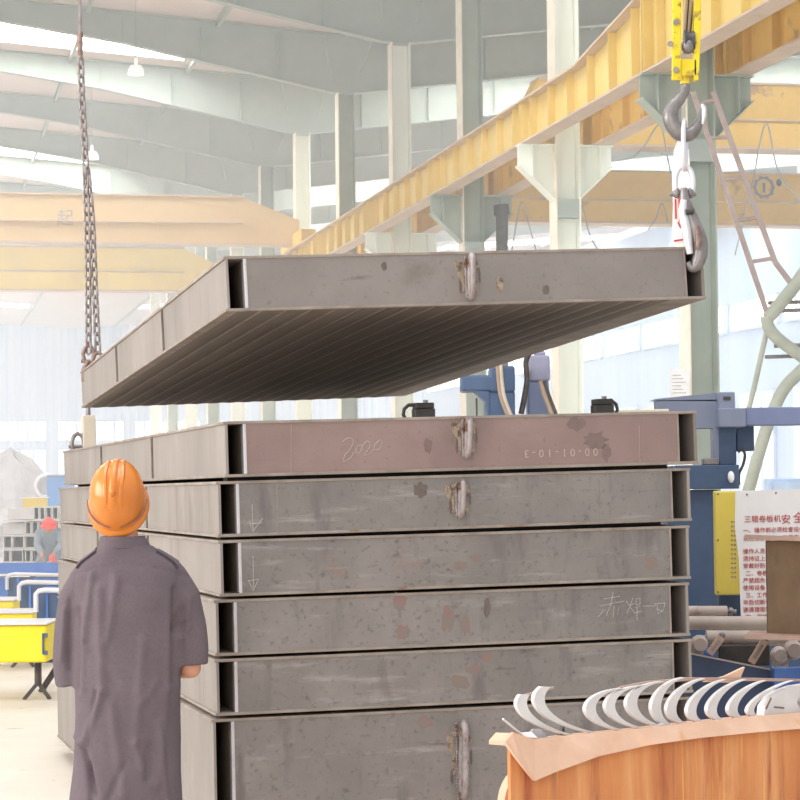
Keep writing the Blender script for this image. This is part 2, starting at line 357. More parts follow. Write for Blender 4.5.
# ---- columns with brackets, roof beams
names_col = {-1: 'grey green steel column standing just outside the right edge of the photo', 0: 'grey green steel column at the right, behind the hook chain and ladder',
             1: 'tall bright white column with bracket right of the middle, third biggest bracket down the row',
             2: 'grey steel column with a bracket, just behind the hanging dark pipe',
             3: 'bright white column left of the middle crossing the yellow runway beam',
             4: 'grey column under the haunch of the nearest roof beam',
             5: 'white slim column standing where the left crane ends',
             6: 'slim grey column behind the left crane, left of the white one',
             7: 'faint column far back behind the left crane', 8: 'faintest far column behind the left crane'}
def make_column(i):
    m = M_lit_col if i % 2 else M_shaded_col  # lit and shaded tones alternate along the row
    t = thing('steel_column', names_col.get(i, 'far hazy steel column in the row'), 'column', group='steel columns down the hall', M=MBLD @ Matrix.Translation((0, i*BAY, 0)))
    h = CH+9.35
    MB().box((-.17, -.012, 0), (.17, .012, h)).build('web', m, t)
    for s in (-1, 1):
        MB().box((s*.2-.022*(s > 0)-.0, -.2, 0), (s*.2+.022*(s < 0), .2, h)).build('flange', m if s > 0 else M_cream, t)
    zt = CH+5.37
    br = MB()
    for s in (-1, 1):
        P = [(s*.2, -.15, zt), (s*.76, -.15, zt), (s*.76, -.15, zt-.32), (s*.2, -.15, zt-.85)]
        br = MB(); br.prism([(p[0], -.012, p[2]) for p in P], (0, .024, 0))
        br.box((min(s*.2, s*.76), -.15, zt-.02), (max(s*.2, s*.76), .15, zt))
        q = [(s*.76, zt-.32), (s*.2, zt-.85)]
        br.add([(q[0][0], -.15, q[0][1]), (q[0][0], .15, q[0][1]), (q[1][0], .15, q[1][1]), (q[1][0], -.15, q[1][1]),
                (q[0][0], -.15, q[0][1]-.02), (q[0][0], .15, q[0][1]-.02), (q[1][0], .15, q[1][1]-.02), (q[1][0], -.15, q[1][1]-.02)],
               [(0, 1, 2, 3), (7, 6, 5, 4), (0, 4, 5, 1), (1, 5, 6, 2), (2, 6, 7, 3), (3, 7, 4, 0)])
        br.box((s*.55-.01, -.15, zt-.5), (s*.55+.01, .15, zt-.02))
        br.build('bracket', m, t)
    MB().box((-.178, -.19, zt-1.15), (.178, -.02, zt-.86)).build('splice_plate', M_beam, t)
    MB().box((-.178, -.19, h-.04), (.178, .19, h)).build('cap_plate', M_beam, t)
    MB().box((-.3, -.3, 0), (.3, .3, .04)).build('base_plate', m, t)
    return t
for i in range(-1, 12): make_column(i)
def make_rafter(i, side):
    """tapered welded roof beam from the column head outward"""
    s = side; t0 = CH+9.35
    L = 25 if s < 0 else 23.6
    lab = ('roof beam %s from the %s column head' % ('running left' if s < 0 else 'running right',
           ['right-hand', 'tall bright white', 'grey pipe-side', 'second white', 'haunched grey', 'slim white', 'slim grey', 'far', 'farther'][i])) if i < 9 else 'farthest hazy roof beam'
    t = thing('roof_beam', lab, 'roof beam', group='tapered roof beams', M=MBLD @ Matrix.Translation((0, i*BAY, 0)))
    pts = [(0, t0), (.35, t0+.02), (5.2, t0+1.04), (8.5, roof_z(8.5)-.5), (L, roof_z(L)-.5)] if s < 0 else [(0, t0), (.35, t0+.02), (5.2, t0+.62), (L, roof_z(L)-.75)]
    top = [(x, roof_z(x)-.035) for (x, z) in pts]
    P = [(s*x, -.01, z) for x, z in pts] + [(s*x, -.01, z) for x, z in reversed(top)]
    MB().prism(P, (0, .02, 0)).build('web', M_beam, t)
    for nm, pl in (('bottom_flange', pts), ('top_flange', top)):
        b = MB(); n = len(pl)
        vs = [(s*x, y, z+dz) for (x, z) in pl for (y, dz) in ((-.12, 0), (.12, 0), (.12, .03), (-.12, .03))]
        b.loft([vs[4*j:4*j+4] for j in range(n)]); b.build(nm, M_beam, t)
    b = MB()
    for x in (1.6, 3.4, 5.2, 8, 11, 14):
        zb = next(z0+(z1-z0)*(x-x0)/(x1-x0) for (x0, z0), (x1, z1) in zip(pts, pts[1:]) if x0 <= x <= x1)
        b.box((s*x-.01, -.11, zb+.02), (s*x+.01, .11, roof_z(x)-.19))
    b.build('stiffener', M_beam, t)
    b = MB().tube([(s*.35, -.12, t0+.45), (s*.6, -.6, roof_z(.9)-.2)], .025, 6); b.build('brace', M_beam, t)
for i in range(0, 12):
    for s in (-1, 1): make_rafter(i, s)

# ---- crane runway girders
RZ = CH+5.40
def make_girder(side, i0, worn):
    zt = CH+6.02; m = M_yel_d if worn else M_yel
    lab = '%s yellow crane runway beam %s' % (('ribbed left', 'right')[side > 0], ['in the bay overhead beside the hook block', 'from the right-hand column to the tall white column', 'from the tall white column to the grey column',
           'between the grey and second white columns', 'between the second white and haunched grey columns', 'ending by the slim white column', 'far down past the slim white column', 'farther in the haze', 'farther still', 'at the far end', 'at the far end'][i0+1])
    t = thing('runway_beam', lab, 'crane beam', group='crane runway beams', M=MBLD @ Matrix.Translation((side*.58, i0*BAY, 0)))
    L = BAY-.03
    def top(y):
        Yw = y + i0*BAY
        return zt + max(0, min(.62, (3.1-Yw)*.125)) if side < 0 else zt
    ys = [0, L*.25, L*.5, L*.75, L]
    P = [(0-.008, 0, RZ), (-.008, L, RZ)] + [(-.008, y, top(y)) for y in reversed(ys)]
    MB().prism(P, (.016, 0, 0)).build('web', m, t)
    MB().box((-.15, 0, RZ-.03), (.15, L, RZ)).build('bottom_flange', M_rail, t)
    b = MB(); b.loft([[(-.17, y, top(y)), (.17, y, top(y)), (.17, y, top(y)+.03), (-.17, y, top(y)+.03)] for y in ys]); b.build('top_flange', M_rail, t)
    b = MB(); b.loft([[(-.03, y, top(y)+.03), (.03, y, top(y)+.03), (.03, y, top(y)+.1), (-.03, y, top(y)+.1)] for y in ys]); b.build('rail', M_dark, t)
    for q in range(6):
        y = (q+.5)*L/6
        MB().box((-.12, y-.008, RZ), (.12, y+.008, top(y))).build('rib', m, t)
    for y in (.02, L-.04): MB().box((-.14, y, RZ), (.14, y+.02, top(y))).build('end_plate', m, t)
for i0 in range(-1, 9):
    make_girder(-1, i0, False); make_girder(1, i0, True)

# ---- overhead cranes
def crane(side, Yr, z0, z1, L, taper, m, label, marks=None):
    xw = side*.58
    # distance along hall for the crane
    s = (Yr - (B0.y + xw*C_.y))/A_.y
    t = thing('overhead_crane', label, 'crane', group=None, M=MBLD @ Matrix.Translation((xw, s, 0)))
    zb, zt = CH+z0, CH+z1; h = zt-zb; d = side
    P = [(0, -.25, zb), (d*L, -.25, zb), (d*L, -.25, zt), (d*taper, -.25, zt), (0, -.25, zt-h*.48)]
    MB().prism(P, (0, .5, 0)).build('girder', m, t)
    MB().box((min(0, d*L), -.3, zb-.04), (max(0, d*L), .3, zb)).build('bottom_flange', M_rail, t)
    MB().box((min(d*taper, d*L), -.3, zt), (max(d*taper, d*L), .3, zt+.04)).build('top_flange', M_rail, t)
    MB().box((min(d*taper, d*L), -.31, zb+h*.42), (max(d*taper, d*L), -.25, zb+h*.45)).build('side_rail', M_rail, t)
    MB().box((-.18, -1.6, zb-.08), (.18, 1.6, zb+.22)).build('end_carriage', M_yel_d, t)
    return t
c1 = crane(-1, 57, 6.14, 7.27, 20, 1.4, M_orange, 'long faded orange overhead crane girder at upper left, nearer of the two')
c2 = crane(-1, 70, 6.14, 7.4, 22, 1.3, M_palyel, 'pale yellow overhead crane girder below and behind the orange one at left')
c3 = crane(1, 40.7, 6.14, 7.27, 22, .3, M_yel_d, 'worn yellow overhead crane girder at upper right behind the hook')
c4 = crane(1, 51.9, 6.14, 7.3, 22, .3, M_yel_d, 'worn yellow overhead crane girder at right, lower in view, with a round emblem')
FX = Matrix.Rotation(radians(90), 4, 'X')
def on_face(t, px, py, Y):
    return t.matrix_world.inverted() @ U(px, py, Y)
for c_ in (c1, c2, c3, c4): pass
bpy.context.view_layer.update()
p = on_face(c1, 58, 218, 55)
text_mesh('起', .42, 'painted_character', M_cablel, c1, Matrix.Translation((p.x, -.254, CH+6.56)) @ FX, label='grey painted character')
p = on_face(c4, 756, 177, 54)
b = MB(); R_ = .22; cz = CH+7.0
b.tube([(p.x+R_*cos(a*pi/12), -.262, cz+R_*sin(a*pi/12)) for a in range(24)], .028, 6, closed=True)
for a in range(10): b.box((p.x+(R_+.02)*cos(a*pi/5)-.03, -.27, cz+(R_+.02)*sin(a*pi/5)-.03), (p.x+(R_+.02)*cos(a*pi/5)+.03, -.25, cz+(R_+.02)*sin(a*pi/5)+.03))
b.box((p.x-.03, -.27, cz-.12), (p.x+.03, -.25, cz+.1))
b.build('round_emblem', M_blue2, c4)
MB().ball((p.x+.38, -.25, cz+.12), (.07, .03, .09)).build('dark_badge', M_blue, c4)
# festoon cables under the cranes
def cable(pts, r, m, label, n=24):
    P = [Vector(p) for p in pts]; out = []
    for i in range(len(P)-1):
        p0, p1, p2, p3 = P[max(0, i-1)], P[i], P[i+1], P[min(len(P)-1, i+2)]
        for k in range(8):
            t = k/8; out.append(.5*((2*p1)+(p2-p0)*t+(2*p0-5*p1+4*p2-p3)*t*t+(3*p1-p0-3*p2+p3)*t**3))
    out.append(P[-1]); b = MB().tube(out, r, 6)
    return tag(b.build('cable', m, None, 60), label, 'cable')
cable([U(735, 255, 40), U(752, 185, 40), U(766, 123, 40), U(778, 170, 40), U(800, 202, 40)], .014, M_cablel, 'thin looped cable hanging below the upper right crane by the ladder')
cable([U(600, 162, 40), U(630, 158, 40), U(645, 145, 40), U(660, 125, 40), U(668, 160, 40), U(674, 190, 40)], .014, M_cablel, 'thin cable sagging left of the hook below the crane')
cable([U(512, 250, 50), U(517, 220, 50), U(522, 202, 50), U(529, 225, 50), U(536, 250, 50)], .016, M_cablel, 'thin looped cable right of the dark hanging pipe')
cable([U(582, 205, 50), U(590, 235, 50), U(598, 250, 50)], .016, M_cablel, 'short thin cable right of the tall white column')
cable([U(648, 230, 50), U(656, 218, 50), U(662, 203, 50), U(668, 222, 50)], .016, M_cablel, 'thin looped cable left of the white hanging tag')
# dark pipe hanging at the middle
t = thing('hanging_pipe', 'dark round pipe hanging in front of the bracket of the grey middle column', 'pipe')
MB().tube([U(502, 214, 41.3), U(502, 372, 41.3)], .11, 14).build('pipe', M_dark, t, 40)
MB().tube([U(501, 205, 41.35), U(502, 215, 41.35)], [.14, .15], 14).build('collar', M_dark, t, 40)
# lamps
for (x, y, Y, lab) in ((136, 72, 50, 'white high bay lamp hanging under the first bright skylight'), (92, 157, 60, 'white high bay lamp hanging beside the long chain')):
    c = U(x, y, Y); t = thing('high_bay_lamp', lab, 'lamp', c, group=None)
    MB().lathe([(.02, .16), (.12, .14), (.17, .05), (.18, -.06), (.165, -.06), (.1, .05), (.01, .06)]).build('shade', M_lamp, t, 40)
    MB().lathe([(.035, .15), (.035, .3), (.01, .31)]).build('socket', M_lamp, t, 40)
    MB().tube([(0, 0, .3), (0, 0, roof_z(((c-B0).dot(C_)))-c.z)], .008, 6).build('suspension_wire', M_cablel, t)

# ================================================================== THE STEEL PANELS
YAW = radians(14.3)
XD = Vector((cos(YAW), sin(YAW), 0)); YD = Vector((-sin(YAW), cos(YAW), 0)); YN = 9.3
def width_to(O, pxr, py):
    d = ray(pxr, py); return (d.x*O.y-O.x)/(XD.x-d.x*XD.y)
def blob(cx, cz, rx, rz, y, seed, n=14, thick=.004):
    r = random.Random(seed); ring = []
    for i in range(n):
        a = 2*pi*i/n; q = .75+.5*r.random(); ring.append((cx+rx*q*cos(a), y-thick, cz+rz*q*sin(a)))
    return MB().prism(ring, (0, thick*1.5, 0))
def stroke(pts, w, y, n=5):
    b = MB()
    P = [Vector((x, y, z)) for x, z in pts]
    b.tube(P, w/2, n, flat=1) if len(P) > 2 else b.bar(P[0], P[1], w, .0016)
    return b
def make_panel(label, M, Wd, L, H, front, group, lug=None, slot=.063, ribs=False):
    t = thing('steel_box_panel', label, 'steel panel', group=group, M=M)
    tp = .012; sw = .018                              # plate and side wall thickness
    MB().box((0, 0, H-tp), (Wd, L, H)).build('top_plate', M_edge, t, bevel=.002)
    bt = MB().box((0, 0, 0), (Wd, L, tp))
    bt.build('bottom_plate', M_edge, t, bevel=.002)
    rb = MB()                                         # pressed ribs of the bottom sheet
    for k in range(int((Wd-.1)/.105) if ribs else 0):
        x = .05+k*.105
        rb.add([(x, .02, -.0), (x+.03, .02, -.0035), (x+.06, .02, -.0035), (x+.09, .02, 0), (x, L-.02, 0), (x+.03, L-.02, -.0035), (x+.06, L-.02, -.0035), (x+.09, L-.02, 0)],
               [(0, 1, 2, 3), (7, 6, 5, 4), (0, 4, 5, 1), (1, 5, 6, 2), (2, 6, 7, 3), (0, 3, 7, 4)])
    if not ribs: rb.box((.05, .05, -.001), (Wd-.05, L-.05, .002))
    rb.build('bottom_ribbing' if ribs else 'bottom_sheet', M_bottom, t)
    x0, x1 = sw+slot, Wd-sw-slot-.004
    MB().box((x0+.012, .004, tp), (x1-.006, .014, H-tp)).build('front_plate', front, t)
    MB().box((x0, .0, tp), (x0+.013, .05, H-tp)).build('corner_flange', M_bright, t, bevel=.002)
    MB().box((x1-.008, .0, tp), (x1, .05, H-tp)).build('corner_flange', M_edge, t, bevel=.001)
    for x in (x0, x1-.012): MB().box((x, .05, tp), (x+.012, L-.02, H-tp)).build('inner_web', M_inner, t)
    # side walls: three plates with slits between
    for k in range(3):
        ya, yb = L*k/3+(.012 if k else .0), L*(k+1)/3-(.012 if k < 2 else 0)
        MB().box((.008, ya, tp), (sw, yb, H-tp)).build('side_plate', M_side, t)
        MB().box((Wd-sw, ya, tp), (Wd-.006, yb, H-tp)).build('side_plate', M_side, t)
        if k:
            MB().box((.0, ya-.0, tp), (.012, ya+.014, H*.93)).build('stiffener', M_edge, t)
    MB().box((sw, L-.02, tp), (Wd-sw, L-.008, H-tp)).build('back_plate', M_side, t)
    return t
def weld_lug(t, x, z0, z1, y=.004, w=.03, dark=False, big=False):
    """round bar loop welded upright on the front plate, in burnt weld marks"""
    h = (z1-z0)/2; cz = (z0+z1)/2
    n = 20; ring = []
    for i in range(n):
        a = 2*pi*i/n; ring.append((x + .006*sin(a), y-.012-.024*(1+cos(a)) if not big else y-.01-.03*(1+cos(a)), cz+h*sin(a)))
    MB().tube(ring, w*.36, 9, closed=True).build('lifting_lug', M_lug, t, 60)
    b = MB(); r = random.Random(int(x*1000))
    for k in range(26):
        zz = z0+.006+(z1-z0-.012)*k/25
        for s in (-1, 1):
            b.ball((x+s*(w*.42)+r.uniform(-.002, .002), y-.002, zz), (.006, .006, .0065), 7, 5)
    b.build('weld_bead', M_lug, t, 60)
    for (dx, dz, rx, rz, m) in ((-.042, h*.55, .016, .034, M_splat), (-.02, h*.9, .03, .010, M_splat), (.034, h*.65, .014, .026, M_splat), (.028, -h*.6, .010, .03, M_splat),
                                (-.03, -.02, .010, .05, M_splat), (-.055, h*.75, .008, .02, M_splat), (.045, h*.1, .006, .03, M_splatd), (-.04, -h*.5, .008, .03, M_splatd)):
        blob(x+dx, cz+dz*.8, rx*.8, min(rz, h*.6), y, int(x*77+dz*999+dx*555), n=26, thick=.0009).build('weld_burn', m, t)
Ldef = 6.19
# (left px, right px, bottom y at left, top y at left, roll)
LAY = [(224.5, 699, 477.5, 421.5, .0200), (217.5, 692.5, 537.5, 481.5, .0195), (219.5, 691.5, 597, 540.5, .0165), (215, 691, 656.5, 600, .0150), (215.5, 694, 716.3, 659.5, .0145)]
labs = ['red-brown steel panel on top of the stack, chalked with a number',
        'grey steel panel second from the top, with weld lug and chalk arrow',
        'grey steel panel third from the top, with chalk arrow but no lug',
        'grey steel panel fourth from the top, chalked with characters at its right end',
        'grey steel panel fifth from the top, with a pink stain in the middle',
        'deep grey steel panel at the bottom of the stack, with long weld lug']
panels = []
def panel_matrix(O, roll):
    x = XD*cos(roll) + Vector((0, 0, 1))*sin(roll)
    return frame(O, x, YD)
for i, (xl, xr, yb, yt, roll) in enumerate(LAY):
    O = U(xl, yb, YN); H = (U(xl, yt, YN)-O).z; Wd = width_to(O, xr, yb-12)
    fm = M_front_red if i == 0 else M_front
    t = make_panel(labs[i], panel_matrix(O, roll), Wd, Ldef, H, fm, 'steel panels in the stack')
    panels.append((t, O, Wd, H))
O = U(214.5, 884, YN); O.z = .1; ztop = U(214.5, 719.5, YN).z
t = make_panel(labs[5], panel_matrix(O, .0125), width_to(O, 695, 860), Ldef, ztop-O.z, M_front, 'steel panels in the stack')
panels.append((t, O, width_to(O, 695, 860), ztop-O.z))
for y in (.5, 4.6):
    b = MB().box((.12, y, -.1), (2.0, y+.15, -.004)); o = b.build('timber_bearer', M_wood, None); o.matrix_world = frame(O, XD, YD)
    tag(o, 'timber bearer under the %s end of the panel stack' % ('near' if y < 1 else 'far'), 'timber', 'timber bearers under the stack')
bpy.context.view_layer.update()
# shims between the panels, made full width to keep light out of the gaps
for i in range(5):
    t, O, Wd, H = panels[i]; t2, O2, W2, H2 = panels[i+1]
    g = (O.z-(O2.z+H2))
    for y in (.22, 3.0, 5.7):
        dr = LAY[i][4]-(LAY[i+1][4] if i < 4 else .0125); w_ = Wd-.08-.03
        b = MB(); vs = [(x, y_, z) for x in (.05, w_+.05) for y_ in (y, y+.1) for z in (-g+.0005-max(0, dr)*x, 0)]
        b.add(vs, [(0, 1, 3, 2), (4, 6, 7, 5), (0, 4, 5, 1), (2, 3, 7, 6), (0, 2, 6, 4), (1, 5, 7, 3)]); b.build('support_bar', M_dark, t)

def local_front(t, px, py):
    """position on the panel's front plane seen at (px, py)"""
    Mi = t.matrix_world.inverted(); o = Mi @ Vector((0, 0, CH)); d = Mi.to_3x3() @ ray(px, py)
    k = (0.004-o.y)/d.y; p = o+d*k; return p.x, p.z
def chalk(t, strokes, w=.0028, m=M_chalk, name='chalk_mark', label=None):
    b = MB()
    for st in strokes:
        P = [local_front(t, x, y) for x, y in st]
        for a, c in zip(P, P[1:]):
            b.bar((a[0], .0032, a[1]), (c[0], .0032, c[1]), w, .0014, (0, 1, 0)) if False else b.tube([(a[0], .0032, a[1]), (c[0], .0032, c[1])], w/2, 5)
    b.build(name, m, t, label=label)
T1, T2, T3, T4, T5, T6 = [p[0] for p in panels]
def curve(pts, n=6):
    out = []
    for i in range(len(pts)-1):
        p0, p1, p2, p3 = pts[max(0, i-1)], pts[i], pts[i+1], pts[min(len(pts)-1, i+2)]
        for k in range(n):
            t = k/n
            out.append(tuple(.5*((2*p1[j])+(p2[j]-p0[j])*t+(2*p0[j]-5*p1[j]+4*p2[j]-p3[j])*t*t+(3*p1[j]-p0[j]-3*p2[j]+p3[j])*t**3) for j in range(len(p1))))
    out.append(tuple(pts[-1])); return out
chalk(T1, [curve([(342, 442), (348, 438), (353, 440), (351, 448), (345, 455), (343, 462), (350, 458), (354, 452)]),
           curve([(355, 450), (359, 445), (362, 447), (360, 452), (356, 453), (357, 449)]),
           curve([(362, 446), (367, 441), (370, 444), (368, 450), (363, 455), (369, 454), (374, 449)]),
           curve([(376, 444), (380, 440), (382, 443), (379, 449), (374, 449), (375, 444), (378, 441)])], .0026, label='handwritten number in white chalk')
chalk(T2, [[(252, 504), (253, 530)], [(253, 531), (263, 518)], [(249, 521), (253, 532)], [(250, 524), (262, 523)]])
chalk(T3, [[(253, 556), (253.5, 588)], [(248, 580), (253, 590)], [(248, 581), (259, 579)], [(253, 591), (258, 580)]])
# characters at the right end of the fourth panel
chalk(T4, [[(604, 599), (620, 596)], [(600, 606), (624, 601)], [(613, 592), (611, 604), (606, 616)], [(604, 610), (598, 617)], [(614, 606), (613, 618)], [(619, 607), (617, 615)],
           [(626, 601), (629, 605)], [(633, 598), (627, 613)], [(630, 606), (634, 603)], [(630, 607), (635, 613)], [(636, 599), (640, 598), (640, 604), (636, 605), (636, 599)], [(635, 608), (640, 606)],
           [(634, 613), (641, 611)], [(637, 607), (637, 620)], [(643, 606), (655, 606), (655, 603)], [(655, 604), (665, 603), (663, 611), (656, 609)], [(657, 605), (658, 614), (662, 611)]], .0026,
      label='handwritten characters in white chalk')
x, z = local_front(T1, 598, 450)
text_mesh('0 0 - 0 1 - 1 0 - 3', .047, 'stencilled_number', M_chalk2, T1, Matrix.Translation((x+.0, .0028, z+.008)) @ FX @ Matrix.Rotation(pi, 4, 'Z'), label='faded upside down number')
# faint chalk lines
chalk(T1, [[(291, 424), (291, 475)]], .0018, M_chalk2, 'scribed_line'); chalk(T1, [[(639, 425), (640, 464)]], .0015, M_chalk2, 'scribed_line')
chalk(T2, [[(277, 484), (277, 534)]], .0015, M_chalk2, 'scribed_line')
# lugs
for (tt, px, ya, yb, big) in ((T1, 465.5, 419, 457, 0), (T2, 459, 482, 517, 0), (T6, 460, 722, 800, 1)):
    x, za = local_front(tt, px, ya); _, zb = local_front(tt, px, yb)
    weld_lug(tt, x, zb, za, big=bool(big), w=.032 if not big else .04)
# old weld scars and pink stains (thin raised primer patches)
M_pink = mat('pink_primer_patch', (138, 104, 97), (126, 114, 107), .8, 26, spots=((20, .45, .6, (122, 114, 107), None),))
def stain(t, px, py, rx, ry, seed, m=None):
    x, z = local_front(t, px, py); blob(x, z, rx, ry, .0042, seed, 18, .0008).build('primer_stain', m or M_pink, t)
for a in ((T3, 460, 566, .03, .02, 1), (T3, 476, 558, .02, .016, 2), (T3, 651, 563, .03, .03, 3), (T5, 460, 682, .04, .03, 4), (T5, 473, 670, .03, .02, 5), (T5, 487, 657, .02, .02, 6),
          (T6, 424, 722, .035, .03, 7), (T4, 400, 602, .03, .04, 8), (T4, 403, 632, .035, .03, 9), (T4, 448, 619, .03, .05, 10), (T4, 465, 625, .02, .04, 11)): stain(*a)
for a in ((T1, 428, 446, .02, .03, 21), (T1, 596, 440, .05, .035, 22), (T1, 575, 424, .04, .03, 23), (T1, 606, 452, .02, .035, 24), (T2, 420, 490, .03, .03, 25)): stain(*a, m=M_splatd if a[0] is T2 else mat('oil_mark', (112, 94, 89), (124, 104, 98), .7, 20))
x, z = local_front(T4, 487, 608); blob(x, z, .012, .035, .0042, 5, 14, .006).build('weld_scar', M_splatd, T4)

# ---- the panel hanging from the crane
OF = U(226, 311.5, YN); pr = ray(707, 298.5); WF = width_to(OF, 707, 298.5)
PR = U(707, 298.5, OF.y+WF*XD.y)
d = ray(81.5, 408); Lk = (OF.x-d.x*OF.y)/(d.x*YD.y-YD.x); PL = U(81.5, 408, OF.y+Lk*YD.y)
HF = (U(226, 256, YN)-OF).z
YF = (PL-OF).normalized(); XF = (PR-OF); XF = (XF-YF*XF.dot(YF)).normalized()
MF = Matrix.Translation(OF) @ Matrix((XF, YF, XF.cross(YF))).transposed().to_4x4()
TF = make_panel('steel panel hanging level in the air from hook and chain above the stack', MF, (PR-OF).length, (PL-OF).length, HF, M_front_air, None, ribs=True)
bpy.context.view_layer.update()
x, za = local_front(TF, 468, 256); _, zb = local_front(TF, 468, 299)
weld_lug(TF, x, zb, za, w=.034)
x, z = local_front(TF, 500, 284); blob(x, z, .014, .03, .0042, 33, 14, .004).build('weld_scar', M_splat, TF)
x, z = local_front(TF, 384, 267); blob(x, z, .012, .018, .0042, 34, 14, .001).build('scuff', M_splatd, TF)
x, z = local_front(TF, 546, 290); blob(x, z, .014, .02, .0042, 35, 14, .001).build('scuff', M_splatd, TF)

# ---- small things on top of the stack
def top_at(px, y):
    """place on top of the uppermost panel seen above photo column px, y metres behind its front edge"""
    O, Wd, H = panels[0][1:]; Mx = panels[0][0].matrix_world; o = Mx.inverted() @ Vector((0, 0, CH)); d = Mx.inverted().to_3x3() @ ray(px, 405)
    k = (y-o.y)/d.y; return Mx @ Vector((o.x+d.x*k, y, H))
MT = panels[0][0].matrix_world.to_3x3().to_4x4()
for (px, yy, flip, lab) in ((421, .35, 1, 'small dark steel clamp on the stack top, left of the blue machine head'), (600, .35, -1, 'small dark steel clamp on the stack top near its right end')):
    p = top_at(px, yy); t = thing('plate_clamp', lab, 'clamp', M=Matrix.Translation(p) @ MT)
    f = flip
    MB().box((-.035*1, -.03, 0), (.055, .03, .045)).build('body', M_dark, t, bevel=.004)
    MB().box((-.03, -.034, .045), (.05, .034, .07)).build('jaw', M_dark, t, bevel=.004)
    MB().tube([(-.02*f, 0, .062), (-.055*f, 0, .062), (-.075*f, 0, .045), (-.08*f, 0, .02), (-.07*f, 0, .004)], .008, 8).build('handle', M_dark, t, 50)
    MB().tube([(.02, 0, .07), (.02, 0, .082)], .012, 6).build('bolt', M_iron, t, 30)
p = top_at(637, 1.6); t = tag(MB().box((-.15, -.05, 0), (.15, .05, .055)).build('timber_block', mat('pale_timber', (214, 204, 180), (224, 214, 192), .8, 8), None, bevel=.004), 'pale timber block lying on the stack top toward its right end', 'timber block')
t.matrix_world = Matrix.Translation(p) @ MT
p = top_at(88, 5.75); t = thing('timber_post', 'small pale post with a rod standing on the far left corner of the stack', 'post', M=Matrix.Translation(p) @ MT)
MB().box((-.04, -.04, 0), (.04, .04, .22)).build('block', mat('pale_timber2', (196, 184, 166), (206, 194, 176), .8, 8), t, bevel=.004)
MB().tube([(0, 0, .22), (0, 0, .4)], .016, 8).build('rod', M_iron, t, 50)
p = top_at(77, 5.75); t = thing('steel_shackle', 'small grey round shackle at the far left corner of the stack, beside the post', 'shackle', M=Matrix.Translation(p) @ MT)
MB().tube([(-.035, 0, 0), (-.04, 0, .05), (-.025, 0, .09), (0, 0, .105), (.025, 0, .09), (.04, 0, .05), (.035, 0, 0)], .014, 8).build('bow', M_iron, t, 50)
MB().tube([(-.06, 0, .02), (.06, 0, .02)], .012, 8).build('pin', M_iron, t, 50)

# ================================================================== RIGGING
def link_mb(Ln, w, r, n=8, m=18):
    pts = []
    for i in range(m):
        a = 2*pi*i/m; zz = (Ln/2-w/2)*(1 if sin(a) > 0 else -1 if sin(a) < 0 else 0)
        pts.append((w/2*cos(a), 0, zz+w/2*sin(a)))
    return MB().tube(pts, r, n, closed=True)
def chain(name, label, pts, Ln=.062, w=.040, r=.0085, m=M_chain):
    t = thing(name, label, 'chain', pts[0]); P = [Vector(p) for p in pts]; L = [0]
    for a, b in zip(P, P[1:]): L.append(L[-1]+(b-a).length)
    pitch = Ln-2*r; n = int(L[-1]/pitch); base = None
    for k in range(n):
        s = (k+.5)*pitch; j = max(i for i in range(len(P)-1) if L[i] <= s); f = (s-L[j])/(L[j+1]-L[j]); p = P[j].lerp(P[j+1], f)
        d = (P[j+1]-P[j]).normalized(); q = d.to_track_quat('Z', 'Y').to_matrix().to_4x4()
        Mx = Matrix.Translation(p-P[0]) @ q @ Matrix.Rotation(radians(35+90*(k % 2)), 4, 'Z')
        if base is None: base = link_mb(Ln, w, r).build('chain_link', m, t, 80); o = base
        else: o = base.copy(); COL.objects.link(o); o.parent = t
        o.matrix_local = Mx
    return t
YC = PL.y-.12
chain('lifting_chain', 'left strand of the long chain holding the far corner of the hanging panel', [U(85.5, 168, YC), U(88, 260, YC), U(88.6, 353, YC)], Ln=.072, w=.038, r=.0072)
chain('lifting_chain', 'right strand of the long chain holding the far corner of the hanging panel', [U(87, 168, YC), U(92, 220, YC), U(95, 290, YC), U(98.3, 359, YC)], Ln=.072, w=.038, r=.0072)
chain('lifting_chain', 'upper doubled part of the long chain at left, above where its strands part', [U(80.5, 58, YC), U(82, 100, YC), U(86, 166, YC)], Ln=.072, w=.040, r=.0078)
t = thing('hoist_wire', 'thin wire rope from the roof down to the long chain at left', 'wire rope', U(80, 58, YC)); o0 = U(80, 58, YC)
MB().tube([U(80, -420, YC)-o0, U(80, 34, YC)-o0], .010, 6).build('wire', M_chain, t, 50)
MB().tube([U(80, 32, YC)-o0, U(80, 44, YC)-o0, U(80.5, 60, YC)-o0], [.018, .02, .012], 8).build('end_sleeve', M_rustlink, t, 50)
for (px, py, lab) in ((88.5, 354, 'rusty shackle at the foot of the left chain strand'), (98, 361, 'rusty shackle at the foot of the right chain strand')):
    p = U(px, py, YC); t = thing('shackle', lab, 'shackle', p)
    MB().tube([(-.024, 0, -.05), (-.034, 0, 0), (-.02, 0, .04), (0, 0, .052), (.02, 0, .04), (.034, 0, 0), (.024, 0, -.05)], .012, 8).build('bow', M_rustlink, t, 60)
    MB().tube([(-.045, 0, -.045), (.045, 0, -.045)], .011, 8).build('pin', M_rustlink, t, 60)
    MB().tube([(0, .0, -.04), (-.03, .02, -.10), (-.035, .03, -.17)], [.016, .02, .014], 8).build('hook', M_rustlink, t, 60)

